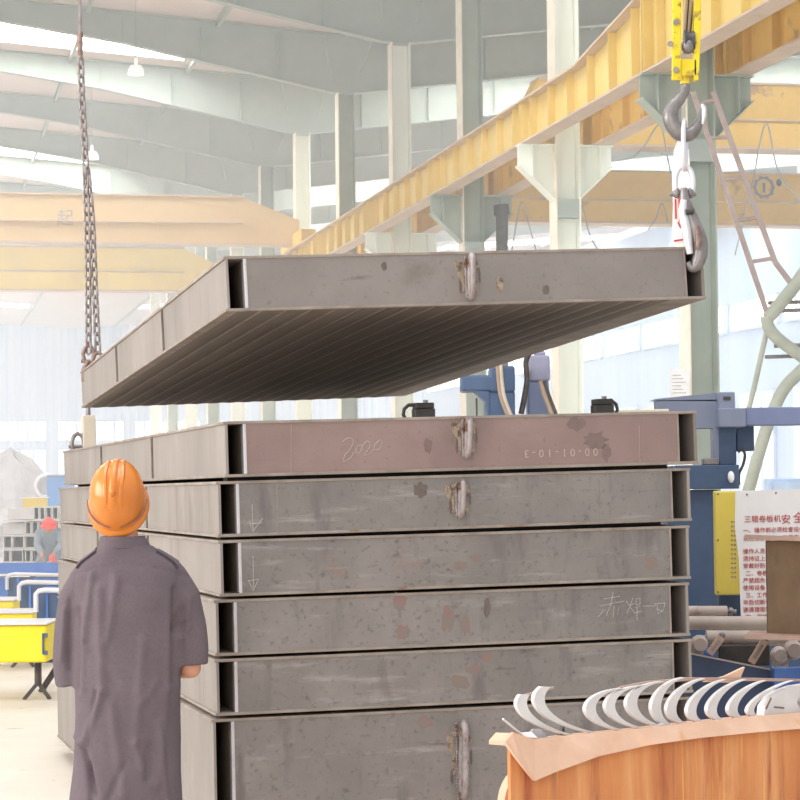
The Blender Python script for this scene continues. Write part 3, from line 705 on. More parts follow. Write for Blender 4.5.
# hoist block, hook, link and clamp at the near right corner
YH = OF.y+WF*XD.y-.0
def Uh(px, py, dy=0): return U(px, py, YH+dy)
t = thing('hoist_hook_block', 'yellow crane hook block with ropes at the top right', 'hook block', Uh(685, 78)); o0 = Uh(685, 78)
def R_(px, py, dy=0): return Uh(px, py, dy)-o0
MB().prism([R_(672, 80, -.04), R_(681, 80, -.04), R_(681, 40, -.04), R_(682, -60, -.04), R_(673, -60, -.04), R_(672.5, 35, -.04)], (0, .02, 0)).build('cheek_plate', M_hyel, t, bevel=.003)
MB().prism([R_(694, 80, -.03), R_(699, 80, -.03), R_(701, 30, -.03), R_(701, -60, -.03), R_(695, -60, -.03), R_(694, 40, -.03)], (0, .06, 0)).build('cheek_plate', M_hyel, t, bevel=.003)
MB().box(tuple(R_(681, 76, -.03)), tuple(R_(695, 62, .05))).build('crosshead', M_hyel, t, bevel=.006)
MB().tube([R_(685, 84, 0), R_(685, 74, 0)], .022, 14).build('swivel_collar', M_hyel, t, 40)
MB().lathe([(.03, -.022), (.05, -.022), (.042, 0), (.05, .022), (.03, .022)], R_(689, 42, 0), 20, Matrix.Rotation(pi/2, 3, 'Y')).build('sheave', M_dark, t, 40)
MB().ball(R_(688, 46, -.02), (.03, .03, .035), 12, 8).build('bearing_cap', M_iron, t, 60)
for (xa, xb) in ((684, 688), (688, 694)):
    MB().tube([R_(xa, 38, .0), R_(xb+3, -60, .0)], .006, 6).build('wire_rope', M_cable, t, 50)
    MB().tube([R_(xa+1.5, 38, .03), R_(xb+5, -60, .03)], .006, 6).build('wire_rope', M_cabled, t, 50)
for (px, py) in ((670.5, 44), (676, 70), (676, 22)):
    MB().tube([R_(px, py, -.055), R_(px, py, -.03)], .013, 10).build('bolt', M_iron, t, 40)
MB().tube([R_(675.5, 62, -.045), R_(677.5, 62, -.045)], .001, 4)
# big hook: plane facing the camera, tapered section
def hookshape(pts, rad, Yo, thick=1.0, n=14):
    return MB().tube([Uh(x, y, Yo)-o1 for x, y in pts], rad, n)
o1 = Uh(685, 100)
t = thing('crane_hook', 'large grey forged hook hanging under the yellow block', 'hook', o1)
hp = curve([(686, 80), (686, 90), (680, 99), (672.5, 108), (671, 120), (677, 131), (686, 135), (695, 130), (700, 119), (703.5, 106)], 4)
s_ = .00427
rr = []
for i in range(len(hp)):
    u = i/(len(hp)-1)
    rr.append(s_*(3.6 if u < .08 else 3.6+ (u-.08)*14 if u < .42 else 8.4-(u-.42)*4 if u < .7 else 7.3-(u-.7)*17 if u < .97 else 1.6))
hookshape(hp, rr, 0).build('hook_body', M_iron, t, 70)
hookshape([(702, 104), (704, 108), (704, 116), (702.5, 124)], [.006, .010, .010, .004], -.025).build('worn_tip', M_galv, t, 70)
o1 = Uh(684, 160)
t = thing('lifting_link', 'narrow galvanised oval link hanging in the big hook', 'link', o1)
lk = []
for i in range(28):
    a = 2*pi*i/28; lk.append(Uh(684.5, 145)-o1 + Vector((.010*cos(a), .045*cos(a), .105*sin(a))))
MB().tube(lk, .011, 9, closed=True).build('link', M_galv, t, 80)
o1 = Uh(683, 180)
t = thing('bow_shackle', 'white worn bow shackle below the oval link', 'shackle', o1)
MB().tube([Uh(x, y)-o1 for x, y in curve([(676, 196), (675, 184), (677, 172), (684, 165.5), (691, 172), (693, 184), (691, 196)], 4)], .012, 10).build('bow', M_galv, t, 70)
MB().tube([Uh(670, 194)-o1, Uh(696, 194)-o1], .011, 10).build('pin', M_iron, t, 50)
for x in (676.5, 690.5): MB().ball(Uh(x, 193)-o1, (.018, .018, .024), 10, 8).build('eye', M_iron, t, 70)
o1 = Uh(690, 230)
t = thing('panel_hook', 'worn steel hook gripping the near right corner of the hanging panel', 'hook', o1)
hp = curve([(684, 188), (685, 200), (689, 213), (694, 226), (699, 240), (700, 254), (697, 264), (692, 268), (688, 262)], 4)
n = len(hp); MB().tube([Uh(x, y, -.02)-o1 for x, y in hp], [.014+.022*sin(pi*min(1, i/(n-1)*1.05)) for i in range(n)], 12).build('hook_body', M_iron, t, 70)
hp = curve([(684, 200), (683, 212), (686, 226), (688, 240), (690, 254)], 4)
MB().tube([Uh(x, y, -.035)-o1 for x, y in hp], [.014+.008*sin(pi*i/(len(hp)-1)) for i in range(len(hp))], 10).build('side_arm', M_galv, t, 70)
MB().tube([Uh(697, 226, -.05)-o1, Uh(699, 240, -.05)-o1, Uh(698, 250, -.05)-o1], [.012, .016, .01], 8).build('worn_patch', M_rustlink, t, 70)
MB().tube([Uh(686, 212, -.06)-o1, Uh(694, 211, -.06)-o1], .012, 8).build('pivot_pin', M_dark, t, 50)
# white cloth sling tag with red print
o1 = Uh(680, 190, .12)
t = thing('cloth_tag', 'white cloth strip with red print hanging behind the hooks', 'cloth', o1)
L_, R2 = [], []
for (y, xl, xr) in ((137, 679, 683), (150, 674, 689), (165, 672, 690), (185, 672.5, 691), (205, 673, 690), (225, 672.5, 690), (243, 673, 690)):
    dy = .12+.012*sin(y*.09); L_.append(Uh(xl, y, dy)-o1); R2.append(Uh(xr, y, dy+.01*sin(y*.2))-o1)
MB().loft([[a, b, b+Vector((0, .004, 0)), a+Vector((0, .004, 0))] for a, b in zip(L_, R2)]).build('cloth', M_wht, t, 60)
b = MB()
for (xa, ya, xb, yb) in ((675.5, 199, 676, 219), (679, 196, 680, 222), (678, 222, 681, 228), (674, 241, 687, 239), (686, 233, 688, 236)):
    b.bar(Uh(xa, ya, .10)-o1, Uh(xb, yb, .10)-o1, .008, .003, (0, 1, 0))
b.build('red_print', M_redp, t)

# ================================================================== RUSTY BIN WITH CUT STRIPS
ZB = CH-.66
P_l = onz(506, 741, ZB); P_r = onz(862, 706, ZB+.0)
e = (P_r-P_l); Lb = e.length; MBIN = frame(P_l, e, (-e.y, e.x, 0))
t = thing('scrap_bin', 'orange rusty steel bin in the right foreground with pale bent rim', 'bin', M=MBIN)
Db = .17; ZT = 0
def lb(px, py, z=None, y=None):
    """local point of the bin seen at px, py on its plane y"""
    Mi = MBIN.inverted(); o = Mi @ Vector((0, 0, CH)); d = Mi.to_3x3() @ ray(px, py)
    k = (y-o.y)/d.y if y is not None else (z-o.z)/d.z; return o+d*k
hz = -ZB
MB().box((.014, 0, hz), (Lb, .012, -.015)).build('front_wall', M_bin, t)
xk = lb(513, 740, y=Db).x; xf = lb(512, 745, y=0).x
MB().box((xk, Db, hz), (Lb, Db+.012, -.05)).build('back_wall', M_bin, t)
MB().prism([(xf, .012, hz), (xk, Db, hz), (xk, Db, -.03), (xf, .012, -.03)], (.012, 0, 0)).build('end_wall', M_bin, t)
MB().box((Lb-.012, .012, hz), (Lb, Db, -.02)).build('end_wall', M_bin, t)
MB().prism([(xf+.016, .014, -.03), (Lb-.014, .014, -.03), (Lb-.014, Db-.002, -.03), (xk+.014, Db-.002, -.03)], (0, 0, .01)).build('inner_deck', M_dark, t)
# bent rim lip: top edge, then a flap leaning outwards
up_px = [(506, 741), (513, 733), (535, 739), (560, 737), (600, 733), (650, 728), (700, 722), (760, 716), (810, 712), (858, 706)]
lo_px = [(506, 743), (520, 762), (535, 781), (556, 772), (600, 756), (650, 745), (700, 738), (760, 732), (810, 728), (858, 724)]
top_, bot_ = [], []
for (u, l) in zip(up_px, lo_px):
    a = lb(*u, y=.0); b_ = lb(*l, y=-.035); top_.append(a); bot_.append(b_)
MB().loft([[a, b_, b_+Vector((0, .012, 0)), a+Vector((0, .012, 0))] for a, b_ in zip(top_, bot_)]).build('bent_lip', M_lip, t)
MB().loft([[a+Vector((0, .0, 0)), a+Vector((0, .07, -.004)), a+Vector((0, .07, -.014)), a+Vector((0, 0, -.012))] for a in top_]).build('rim_flange', M_lip, t)
MB().prism([lb(506, 742, y=.0), lb(513, 732, y=.06), lb(524, 736, y=.06), lb(535, 781, y=-.03)], (0, .006, 0)).build('bent_corner', M_lip, t)
b = MB(); c0 = lb(532, 802, y=.2)
b.tube([c0, c0+Vector((0, .03, 0))], .10, 32); b.build('end_disc', M_lip, t, 40)
# the crescents: curved strips lying on the bin rim, nested one behind another
def crescent(near, left, far, wpx, lab, y0=.03, dep=.014, tmax=86):
    N = lb(*near, y=y0); Lf = lb(*left, y=y0); F = lb(*far, y=y0)
    o3 = Vector((Lf.x, y0, N.z)); tn = thing('curved_strip', lab, 'steel strip', M=MBIN @ Matrix.Translation(o3), group='cut crescent strips on the bin')
    C0 = (N+F)/2; uu = (F-N)/2; vv = Lf-C0; n = 28; out, inn = [], []; k = 1-wpx*.0027/vv.length
    for i in range(n+1):
        a = radians(-86+(tmax+86)*i/n)
        out.append(C0+uu*sin(a)+vv*cos(a)-o3); inn.append(C0+uu*sin(a)*.97+vv*(cos(a)*k-.03)-o3)
    rings = [[a, b_, b_+Vector((0, dep, 0)), a+Vector((0, dep, 0))] for a, b_ in zip(out, inn)]
    MB().loft(rings).build('strip', M_strip, tn)
    return tn
CR = [((600, 738), (520, 712), (562, 683), 11, 'leftmost curved strip standing on the bin rim, ending by the dark triangle'),
      ((622, 735), (536, 706), (592, 674), 11, 'second curved strip from the left on the bin, its tip raised'),
      ((634, 731), (586, 711), (626, 688), 12, 'third curved strip from the left, first after the gap'),
      ((654, 729), (606, 708), (647, 685), 11, 'fourth curved strip from the left on the bin'),
      ((674, 727), (627, 706), (666, 681), 13, 'fifth curved strip from the left on the bin'),
      ((680, 726), (652, 705), (686, 677), 12, 'sixth curved strip from the left, about the middle of the row'),
      ((694, 724), (668, 705), (707, 678), 12, 'seventh curved strip from the left on the bin'),
      ((710, 722), (689, 705), (728, 679), 12, 'eighth curved strip from the left on the bin'),
      ((730, 720), (709, 704), (748, 679), 13, 'ninth curved strip from the left on the bin'),
      ((750, 718), (730, 704), (768, 680), 13, 'tenth curved strip from the left on the bin'),
      ((768, 716), (751, 704), (796, 680), 9, 'rightmost narrow curved strip on the bin, against the broad plate')]
for j, c_ in enumerate(CR): crescent(*c_, tmax=38 if j < 2 else 86)
def upright(name, label, cat, pts, y, dep, m):
    P = [lb(x, yy, y=y) for x, yy in pts]; c0 = P[0].copy()
    o = MB().prism([p-c0 for p in P], (0, dep, 0)).build(name, m, None); o.matrix_world = MBIN @ Matrix.Translation(c0)
    return tag(o, label, cat), c0
pl = [(764, 717), (765, 706), (771, 697), (780, 691), (795, 686), (815, 683), (870, 682), (870, 712), (815, 713)]
t2, c0 = upright('drilled_plate', 'broad pale plate with a round hole at the right end of the bin', 'steel plate', pl, .025, .03, M_strip)
h0 = lb(803, 701, y=.025)-c0
MB().lathe([(.024, -.001), (.024, .0), (.001, .0)], h0, 24, Matrix.Rotation(pi/2, 3, 'X')).build('hole', M_inner, t2)
for (a, c_) in (((766, 709), (771, 698)), ((774, 707), (784, 708))): MB().bar(lb(*a, y=.0245)-c0, lb(*c_, y=.0245)-c0, .005, .003, (0, 1, 0)).build('cut_slot', M_inner, t2)
upright('pointed_offcut', 'pointed pinkish offcut sticking up behind the curved strips', 'offcut', [(704, 682), (726, 676), (745, 667), (741, 677), (736, 683)], .10, .01, M_lip)
upright('edge_strip', 'long thin pinkish bar running behind the tops of the curved strips', 'steel strip', [(604, 693), (624, 686), (650, 681), (690, 677.5), (740, 677.5), (800, 679), (860, 679), (860, 681), (800, 681.5), (740, 681), (690, 680.5), (650, 684.5), (624, 690)], .095, .008, M_rustf)
upright('edge_strip', 'short pinkish bar joining the tips of the two leftmost curved strips', 'steel strip', [(522, 695.5), (540, 690.5), (554, 686.5), (554, 688.5), (540, 693), (523, 697)], .095, .008, M_rustf)
upright('steel_offcut', 'pale bar offcut lying along the near rim under the left curved strips', 'offcut', [(560, 740), (600, 735.5), (648, 730), (664, 723), (666, 727), (640, 733), (600, 738), (560, 742)], .012, .012, M_strip)
p0 = lb(558, 741, y=.05); c0 = p0.copy(); t3 = MB().prism([Vector((0, 0, 0)), Vector((.03, .0, -.002)), Vector((.022, 0, .042))], (0, .012, 0)).build('triangular_offcut', M_dark, None)
t3.matrix_world = MBIN @ Matrix.Translation(c0); tag(t3, 'small dark triangular offcut standing on the bin rim corner', 'offcut')
p0 = lb(538, 738, y=.06); t4 = thing('wire_clip', 'bent grey sheet scrap with a wire, on the left corner of the bin rim', 'scrap', M=MBIN @ Matrix.Translation(p0))
MB().tube([lb(503, 719, y=.0)-p0, lb(520, 733, y=.03)-p0], .003, 6).build('wire', M_galv, t4, 50)
MB().prism([lb(526, 738, y=.02)-p0, lb(534, 729, y=.02)-p0, lb(541, 729, y=.02)-p0, lb(551, 741, y=.02)-p0, lb(543, 742, y=.02)-p0], (0, .008, 0)).build('bent_sheet', mat('scrap_grey', (150, 148, 154), (176, 172, 176), .5, 20), t4)
MB().prism([lb(522, 733, y=.0)-p0, lb(532, 732, y=.0)-p0, lb(538, 738, y=.0)-p0, lb(526, 737, y=.0)-p0], (0, .008, 0)).build('white_piece', M_wht, t4)
for k_, s in enumerate((-1, 0, 1)): pass

# ================================================================== MACHINES AT THE RIGHT
def ubox(mb, x0, y0, x1, y1, Y, dep, o):
    """box whose front face is seen between two photo corners at distance Y"""
    a = U(x0, y1, Y); b = U(x1, y0, Y); z0 = U((x0+x1)/2, y1, Y).z; z1 = U((x0+x1)/2, y0, Y).z
    return mb.box((a.x-o.x, Y-o.y, z0-o.z), (b.x-o.x, Y+dep-o.y, z1-o.z))
def part(t, name, m, boxes, o, bevel=.006):
    b = MB()
    for (x0, y0, x1, y1, Y, dep) in boxes: ubox(b, x0, y0, x1, y1, Y, dep, o)
    return b.build(name, m, t, bevel=bevel)
YM = 13.6
o = Vector((U(710, 500, YM).x, YM, 0)); t = thing('rolling_machine', 'blue machine with a grey-blue cross beam behind the right end of the stack', 'machine', o)
fy = 487+CH*FOC/YM
part(t, 'lower_body', M_blue, [(672, 490, 718, fy, YM, .5)], o); part(t, 'upper_box', M_blue, [(676, 465, 739, 489, YM-.05, .6)], o)
part(t, 'side_body', M_blue, [(718, 500, 760, fy, YM+.1, .4)], o)
part(t, 'column', M_blue, [(719, 427, 736, 465, YM, .3)], o)
part(t, 'arm_plate', M_blue2, [(655, 399, 720, 429, YM, .06), (713, 427, 719, 462, YM, .1)], o)
b = MB(); b.prism([U(650, 401, YM)-o, U(720, 401, YM)-o, U(720, 392.5, YM)-o, U(655, 399, YM)-o], (0, .06, 0)); b.build('arm_taper', M_blue2, t)
part(t, 'bracket_box', M_blue2, [(719, 392, 735, 409, YM-.1, .16)], o)
part(t, 'slot', M_dark, [(723.5, 396.5, 730.5, 400, YM-.105, .01)], o, 0)
part(t, 'cross_beam', M_blue2, [(719, 408, 746, 427, YM-.14, .2)], o); part(t, 'cross_beam_end', mat('beam_blue', (116, 124, 156), (124, 132, 162), .5, 4), [(746, 407, 830, 425, YM-.12, .2)], o)
part(t, 'motor_box', M_blue, [(737, 426, 754, 451, YM+.1, .2)], o)
b = MB().tube([U(x, y, YM-.02)-o for x, y in curve([(738, 452), (742, 450), (745, 455), (743, 465), (739, 474), (739, 485)])], .009, 7); b.build('hose', M_cabled, t, 60)
b = MB().ball(U(731, 477, YM-.07)-o, (.02, .02, .035)); b.build('white_mark', M_wht, t, 60)
part(t, 'leveling_block', M_iron, [(703, 458, 719, 465, YM-.03, .1)], o)
YP = 12.9
o = Vector((U(727, 540, YP).x, YP, 0)); t = thing('yellow_cabinet', 'narrow yellow cabinet with vent slots left of the white notice', 'cabinet', o)
part(t, 'body', M_yelp, [(716, 491, 739, 595, YP, .07)], o, .008)
part(t, 'stand', M_blue, [(722, 595, 745, 487+CH*FOC/YP, YP+.1, .2)], o)
b = MB()
for i in range(13):
    for j in range(2): ubox(b, 731+j*3, 521+i*4.6, 733+j*3, 522.6+i*4.6, YP-.002, .004, o)
b.build('vent_slots', M_cable, t)
for (x, y) in ((718, 494), (718, 592), (718, 540)): MB().ball(U(x, y, YP)-o, .006).build('screw', M_iron, t)
YT = 12.6
o = Vector((U(770, 550, YT).x, YT, 0)); t = thing('notice_board', 'white notice sheet with red lettering behind the brown beam at the right edge', 'sign', o)
pp = [U(x, y, YT)-o for x, y in ((735.5, 491), (830, 488), (830, 622), (741, 616), (739, 560), (735, 528))]
for p in pp: p.y = 0
MB().prism(pp, (0, .01, 0)).build('sheet', M_poster, t)
part(t, 'stand', M_blue, [(752, 600, 800, 487+CH*FOC/YT, YT+.03, .1)], o)
def sign(body, px, py, hpx, lab=None):
    p = U(px, py, YT)-o; s = hpx*YT/FOC
    text_mesh(body, s, 'red_lettering', M_redt, t, Matrix.Translation((p.x, -.002, p.z)) @ Matrix.Rotation(-ROLL, 4, 'Y') @ FX, thick=.001, label=lab)
sign('三辊卷板机', 744, 522, 7.4); sign('安', 781, 523, 10); sign('全操作', 793, 522, 11.5)
sign('一、操作前必须检查设备', 743, 532.5, 5.6); sign('以及各部位电、气是否正常', 743, 540.5, 5.6)
for i, s_ in enumerate(('操作人员必', '须持证上岗', '穿戴好防护', '二、卷板时', '严禁超负荷', '使用设备', '三、工作完', '毕后切断电', '源清理现场', '四、保持好')):
    sign(s_, 743+(2.5 if i in (3, 6, 9) else 0), 553.5+i*7.3, 5.6)
for (x, y) in ((747, 494.5), (776, 493)): MB().ball(U(x, y, YT)-o, .006).build('pin', M_iron, t)
# roller bed
YR = 11.9
def roller(px0, px1, py, rpx, Y, label, m=M_roller):
    a, b_ = U(px0, py, Y), U(px1, py, Y); r = rpx*Y/FOC; o = (a+b_)/2; t = thing('conveyor_roller', label, 'roller', o, group='pipes and rollers on the roller bed')
    d = (b_-a).normalized()
    MB().tube([a-o, b_-o], r, 24).build('barrel', m, t, 40)
    MB().tube([a-o-d*.05, a-o], r*.4, 12).build('journal', M_iron, t, 40)
    MB().tube([b_-o, b_-o+d*.05], r*.4, 12).build('journal', M_iron, t, 40)
    MB().tube([b_-o+d*.012, b_-o+d*.03], r*.75, 14).build('bearing', M_iron, t, 40)
roller(670, 727, 611.5, 5.6, YR+.45, 'short pale pipe roller, topmost behind the right end of the stack')
rt_ = [q for q in bpy.data.objects if q.name == 'conveyor_roller'][0]
for x in (-.12, .12): MB().box((x-.02, -.02, -rt_.location.z), (x+.02, .02, -.02)).build('support_post', M_blue, rt_)
roller(672, 790, 623, 6.8, YR+.15, 'long brownish pipe below the short roller, beside the white notice')
roller(706, 790, 638, 7.6, YR-.15, 'thick pale pipe lowest of the three, behind the slanted brackets')
o = Vector((U(735, 660, YR-.6).x, YR-.6, 0)); t = thing('roller_bed', 'dark blue roller bed frame with slanted brackets behind the bin', 'machine', o)
b = MB(); b.prism([U(x, y, YR-.6)-o for x, y in ((680, 650), (696, 654), (776, 670), (800, 672), (830, 674), (830, 760), (680, 760))], (0, .05, 0)); b.build('side_frame', mat('dark_blue_frame', (58, 72, 100), (68, 84, 114), .5, 5), t)
b = MB(); b.loft([[U(x, y, YR-.62)-o, U(x, y+1.5, YR-.62)-o, U(x, y+1.5, YR-.5)-o, U(x, y, YR-.5)-o] for x, y in ((680, 650), (696, 654), (776, 670))]); b.build('frame_edge', M_roller, t)
part(t, 'blue_panel', M_blue3, [(774, 668, 830, 690, YR-.75, .1)], o)
part(t, 'legs', M_blue, [(684, 700, 700, 487+CH*FOC/(YR-.4), YR-.5, .2), (800, 700, 820, 487+CH*FOC/(YR-.4), YR-.5, .2)], o)
part(t, 'under_plate', M_blue3, [(698, 648, 716, 660, YR-.3, .05)], o)
part(t, 'gearbox', M_dark, [(719, 645, 770, 666, YR-.25, .1)], o)
for (ax, ay, bx, by) in ((709, 654, 722, 637), (751, 663, 765, 640)):
    br = MB()
    a, c_ = U(ax, ay, YR-.66)-o, U(bx, by, YR-.66)-o; br.bar(a, c_, .035, .03, (0, 1, 0)); br.build('slanted_bracket', M_rustf, t, bevel=.004)
    MB().bar(a.lerp(c_, .2)+Vector((0, -.018, 0)), a.lerp(c_, .8)+Vector((0, -.018, 0)), .014, .004, (0, 1, 0)).build('bracket_slot', M_edge, t)
    MB().ball(c_+Vector((0, 0, .008)), .017).build('bracket_bolt', M_iron, t, 60)
for (x, y, r) in ((699, 644, 9), (779, 655, 9), (793, 650, 10)):
    c_ = U(x, y, YR-.5)-o; MB().lathe([(.01, -.03), (r*.0035, -.03), (r*.005, 0), (r*.0035, .05), (.01, .05)], c_, 16, Matrix.Rotation(pi/2, 3, 'X')).build('flange_wheel', M_roller, t, 40)
part(t, 'bearing_block', M_roller, [(694, 640, 703, 656, YR-.45, .06), (774, 650, 788, 668, YR-.45, .06)], o)
# brown beam standing on the bed
YB = 10.9
o = Vector((U(790, 640, YB).x, YB, 0)); t = thing('steel_beam', 'brown rusty wide-flange steel beam at the right edge, in front of the notice', 'steel beam', o)
part(t, 'web', M_brown, [(768, 540, 900, 634, YB+.1, .03)], o, 0)
b = MB(); b.prism([U(x, 534.5+(x-745)*.035, Y)-o for x, Y in ((744.5, YB), (900, YB), (900, YB+.24), (752, YB+.24))], (0, 0, -.022)); b.build('top_flange', M_rustf, t)
b = MB(); b.prism([U(x, y, Y)-o for x, y, Y in ((745, 634, YB), (900, 640, YB), (900, 633, YB+.24), (752, 630, YB+.24))], (0, 0, -.022)); b.build('bottom_flange', M_rustf, t)
part(t, 'support_leg', M_blue, [(810, 641, 830, 487+CH*FOC/YB, YB+.05, .1)], o)

# ---- machine heads behind the stack, middle
YC2 = 19.5; fy = 489+CH*FOC/YC2
o = Vector((U(500, 480, YC2).x, YC2, 0)); t = thing('machine_head', 'dark blue machine head with hoses rising behind the stack', 'machine', o)
part(t, 'head', M_blue, [(461, 375, 494, 391, YC2, .4), (490, 366, 515, 392, YC2, .4)], o, .02)
part(t, 'column', M_blue, [(489, 391, 515, fy, YC2+.02, .36)], o, .02)
b = MB(); b.prism([U(x, y, YC2+.01)-o for x, y in ((474, 391), (489, 391), (489, 413), (485, 401))], (0, .3, 0)); b.build('gusset', M_blue, t)
part(t, 'rod', M_dark, [(476, 398, 477.5, 420, YC2, .05)], o, 0)
part(t, 'top_cover', M_iron, [(494, 362, 508, 367, YC2+.05, .2)], o, .01)
for (dx, m) in ((0, M_cable), (3, mat('pale_hose', (186, 172, 156), None, .6, 10))):
    MB().tube([U(x+dx, y, YC2-.08)-o for x, y in curve([(497, 356), (498, 372), (500, 392), (504, 406), (509, 418)])], .018, 8).build('hose', m, t, 60)
o = Vector((U(540, 480, YC2+.3).x, YC2+.3, 0)); t = thing('machine_head', 'grey-violet motor head on a narrow post, right of the blue head', 'machine', o)
part(t, 'motor', M_violet, [(530, 355, 550, 381, YC2+.3, .3)], o, .02); part(t, 'post', mat('post_blue', (116, 126, 154), (124, 134, 162), .5, 4), [(531, 381, 549, fy, YC2+.32, .26)], o, .02)
part(t, 'cap', M_violet, [(535, 351, 546, 356, YC2+.35, .2)], o, .02)
MB().tube([U(x, y, YC2+.1)-o for x, y in curve([(530, 352), (526, 362), (527, 380), (524, 400), (521, 414)])], .024, 8).build('hose', M_dark, t, 60)
MB().tube([U(x, y, YC2+.15)-o for x, y in curve([(540, 381), (545, 396), (551, 412), (554, 420)])], .022, 8).build('hose', M_cable, t, 60)
MB().tube([U(x, y, YC2+.15)-o for x, y in curve([(544, 381), (549, 396), (556, 414)])], .016, 8).build('hose', M_cabled, t, 60)

# ---- ladder and tube frame at the right
YL = 25.5
o = Vector((U(735, 200, YL).x, YL, 0)); t = thing('access_ladder', 'slanted steel ladder right of the big grey column', 'ladder', o)
def rl(px, py, d=0): return U(px, py, YL+d)-o
MB().bar(rl(693, 92), rl(767, 313), .055, .05, (0, 1, 0)).build('rail', M_ladder, t)
MB().bar(rl(713, 92, .0), rl(775, 262), .055, .05, (0, 1, 0)).build('rail', M_ladder, t); MB().bar(rl(775, 262), rl(793, 286), .055, .05, (0, 1, 0)).build('rail', M_ladder, t)
for (xa, ya, xb, yb) in ((702, 102, 718, 100), (711, 138, 730, 137), (721, 180, 744, 178), (734, 221, 760, 217.5), (750, 262, 775, 258)):
    MB().tube([rl(xa, ya), rl(xb, yb)], .022, 8).build('rung', M_ladder, t, 50)
t = thing('tube_frame', 'pale crossed tube trestle at the right edge under the ladder', 'frame', o)
for (P, r) in (([(830, 236), (815, 256), (800, 279), (784, 299), (768, 318)], .075), ([(766, 316), (770, 330), (782, 342), (800, 355), (830, 378)], .07), ([(770, 316), (762, 352), (750, 404), (738, 440)], .03),
               ([(840, 334), (800, 372), (786, 386), (776, 404), (766, 430), (750, 485), (712, 628)], .07)):
    q = curve(P, 4); MB().tube([rl(x, y, .0 if r > .05 else .05) for x, y in q], r, 12).build('tube', M_leg, t, 60)
for (xa, ya, xb, yb) in ((768, 303, 830, 301), (772, 311, 830, 309), (774, 346, 830, 344), (765, 357, 830, 355)):
    MB().tube([rl(xa, ya, .12), rl(xb, yb, .12)], .022, 8).build('cross_rod', M_iron, t, 50)
MB().tube([rl(826, 232, .2), rl(826, 640, .2)], .085, 12).build('upright', M_leg, t, 60)
o = Vector((U(681, 385, 29.2).x, 29.4, 0)); z = U(681, 398, 29.4).z
t = thing('paper_notice', 'white paper sheet fixed to the big grey column, above the machine arm', 'paper', (o.x, 29.35, z))
MB().box((-.12, 0, 0), (.13, .008, .37)).build('sheet', M_wht, t)
b = MB()
for i in range(6): b.box((-.09, -.002, .06+i*.045), (.08-.03*(i % 3), 0, .068+i*.045))
b.build('printed_lines', M_cablel, t)
o = Vector((U(790, 500, 33).x, 33, 0)); t = thing('pale_cabinet', 'pale blue cabinet far behind, at the right edge above the notice', 'cabinet', o)
part(t, 'body', mat('pale_blue', (176, 200, 232), None, .6, 4), [(772, 478, 830, 609, 33, .6)], o, .02); part(t, 'door', mat('pale_blue2', (186, 208, 236), None, .6, 4), [(776, 482, 800, 590, 32.98, .03)], o, .005)

# ================================================================== LEFT BACKGROUND
LS = .6
def left_station(x1, y0, y1, Y, lab1, lab2, hx, hy):
    o = Vector((U(x1, 500, Y).x, Y, 0)); t = thing('yellow_trough', lab1, 'trough', o, group='yellow troughs at the left')
    part(t, 'body', M_yelbin, [(-60, y0, x1, y1, Y, .7)], o, .02); part(t, 'rim', M_tube, [(-60, y0-1.6, x1, y0, Y-.03, .8)], o, .005)
    part(t, 'clip', M_blue, [(x1-4, y0+8, x1, y0+12, Y-.04, .05), (x1-5, y0+8, x1-3.4, y1-9, Y-.04, .05), (x1-4, y1-12, x1, y1-8, Y-.04, .05)], o, 0)
    fy = 496+CH*FOC/Y
    b = MB(); c_ = U(x1-9, y1, Y+.2)-o; f = U(x1-9, fy, Y+.2)-o; f.z = 0
    b.tube([c_, Vector((c_.x, c_.y, .12))], .03, 8); b.bar((c_.x, c_.y, .14), (c_.x-.12, c_.y, .0), .03, .03, (0, 1, 0)); b.bar((c_.x, c_.y, .14), (c_.x+.1, c_.y, .0), .03, .03, (0, 1, 0))
    b.build('stand', M_dark, t)
    Y2 = Y+.9; o = Vector((U(x1+15, 500, Y2).x, Y2, 0)); t = thing('conveyor_stand', lab2, 'stand', o, group='blue stands at the left')
    fy = 496+CH*FOC/Y2
    part(t, 'upright_plate', M_blue, [(hx, hy+3, hx+50, fy-30*19/Y, Y2, .06)], o, 0)
    part(t, 'edge_strip', M_blue3, [(hx+9, hy+4, hx+11, fy-30*19/Y, Y2-.02, .03), (hx+26, hy+4, hx+50, fy-34*19/Y, Y2-.02, .03)], o, 0)
    MB().tube([U(x, y, Y2-.1)-o for x, y in ((hx-1, hy+22*19/Y), (hx-1, hy+4), (hx+2, hy+1), (hx+7, hy), (hx+50, hy+1))], .022, 8).build('pipe_handle', M_tube, t, 60)
    b = MB(); c_ = U(hx+22, fy-34*19/Y, Y2)-o; b.tube([c_, Vector((c_.x, c_.y, .22))], .04, 8); b.bar((c_.x, c_.y, .24), (c_.x-.16, c_.y, 0), .05, .04, (0, 1, 0)); b.bar((c_.x, c_.y, .24), (c_.x+.14, c_.y, 0), .05, .04, (0, 1, 0))
    b.build('stand', M_dark, t)
left_station(47, 625.5, 663, 19.0, 'nearest and largest bright yellow trough at the left edge', 'nearest blue stand panel with a white pipe handle, left of the worker', 37, 590)
left_station(33, 614, 640, 22.6, 'middle yellow trough, partly behind the nearest one', 'middle blue stand panel with a white pipe handle', 20, 582)
left_station(14, 601.5, 620, 26.8, 'farthest small yellow trough at the left edge', 'farthest blue stand panel with a white pipe handle', 8, 574)
o = Vector((U(30, 570, 30).x, 30, 0)); t = thing('blue_guard_rail', 'long blue horizontal panel below the stacked steel tubes at left', 'panel', o)
part(t, 'panel', M_blue3, [(-60, 563, 80, 573.5, 30, .08), (-60, 578, 80, 612, 30.1, .04)], o, 0); part(t, 'top_pipe', M_tube, [(-60, 574, 80, 576, 29.95, .05)], o, 0)
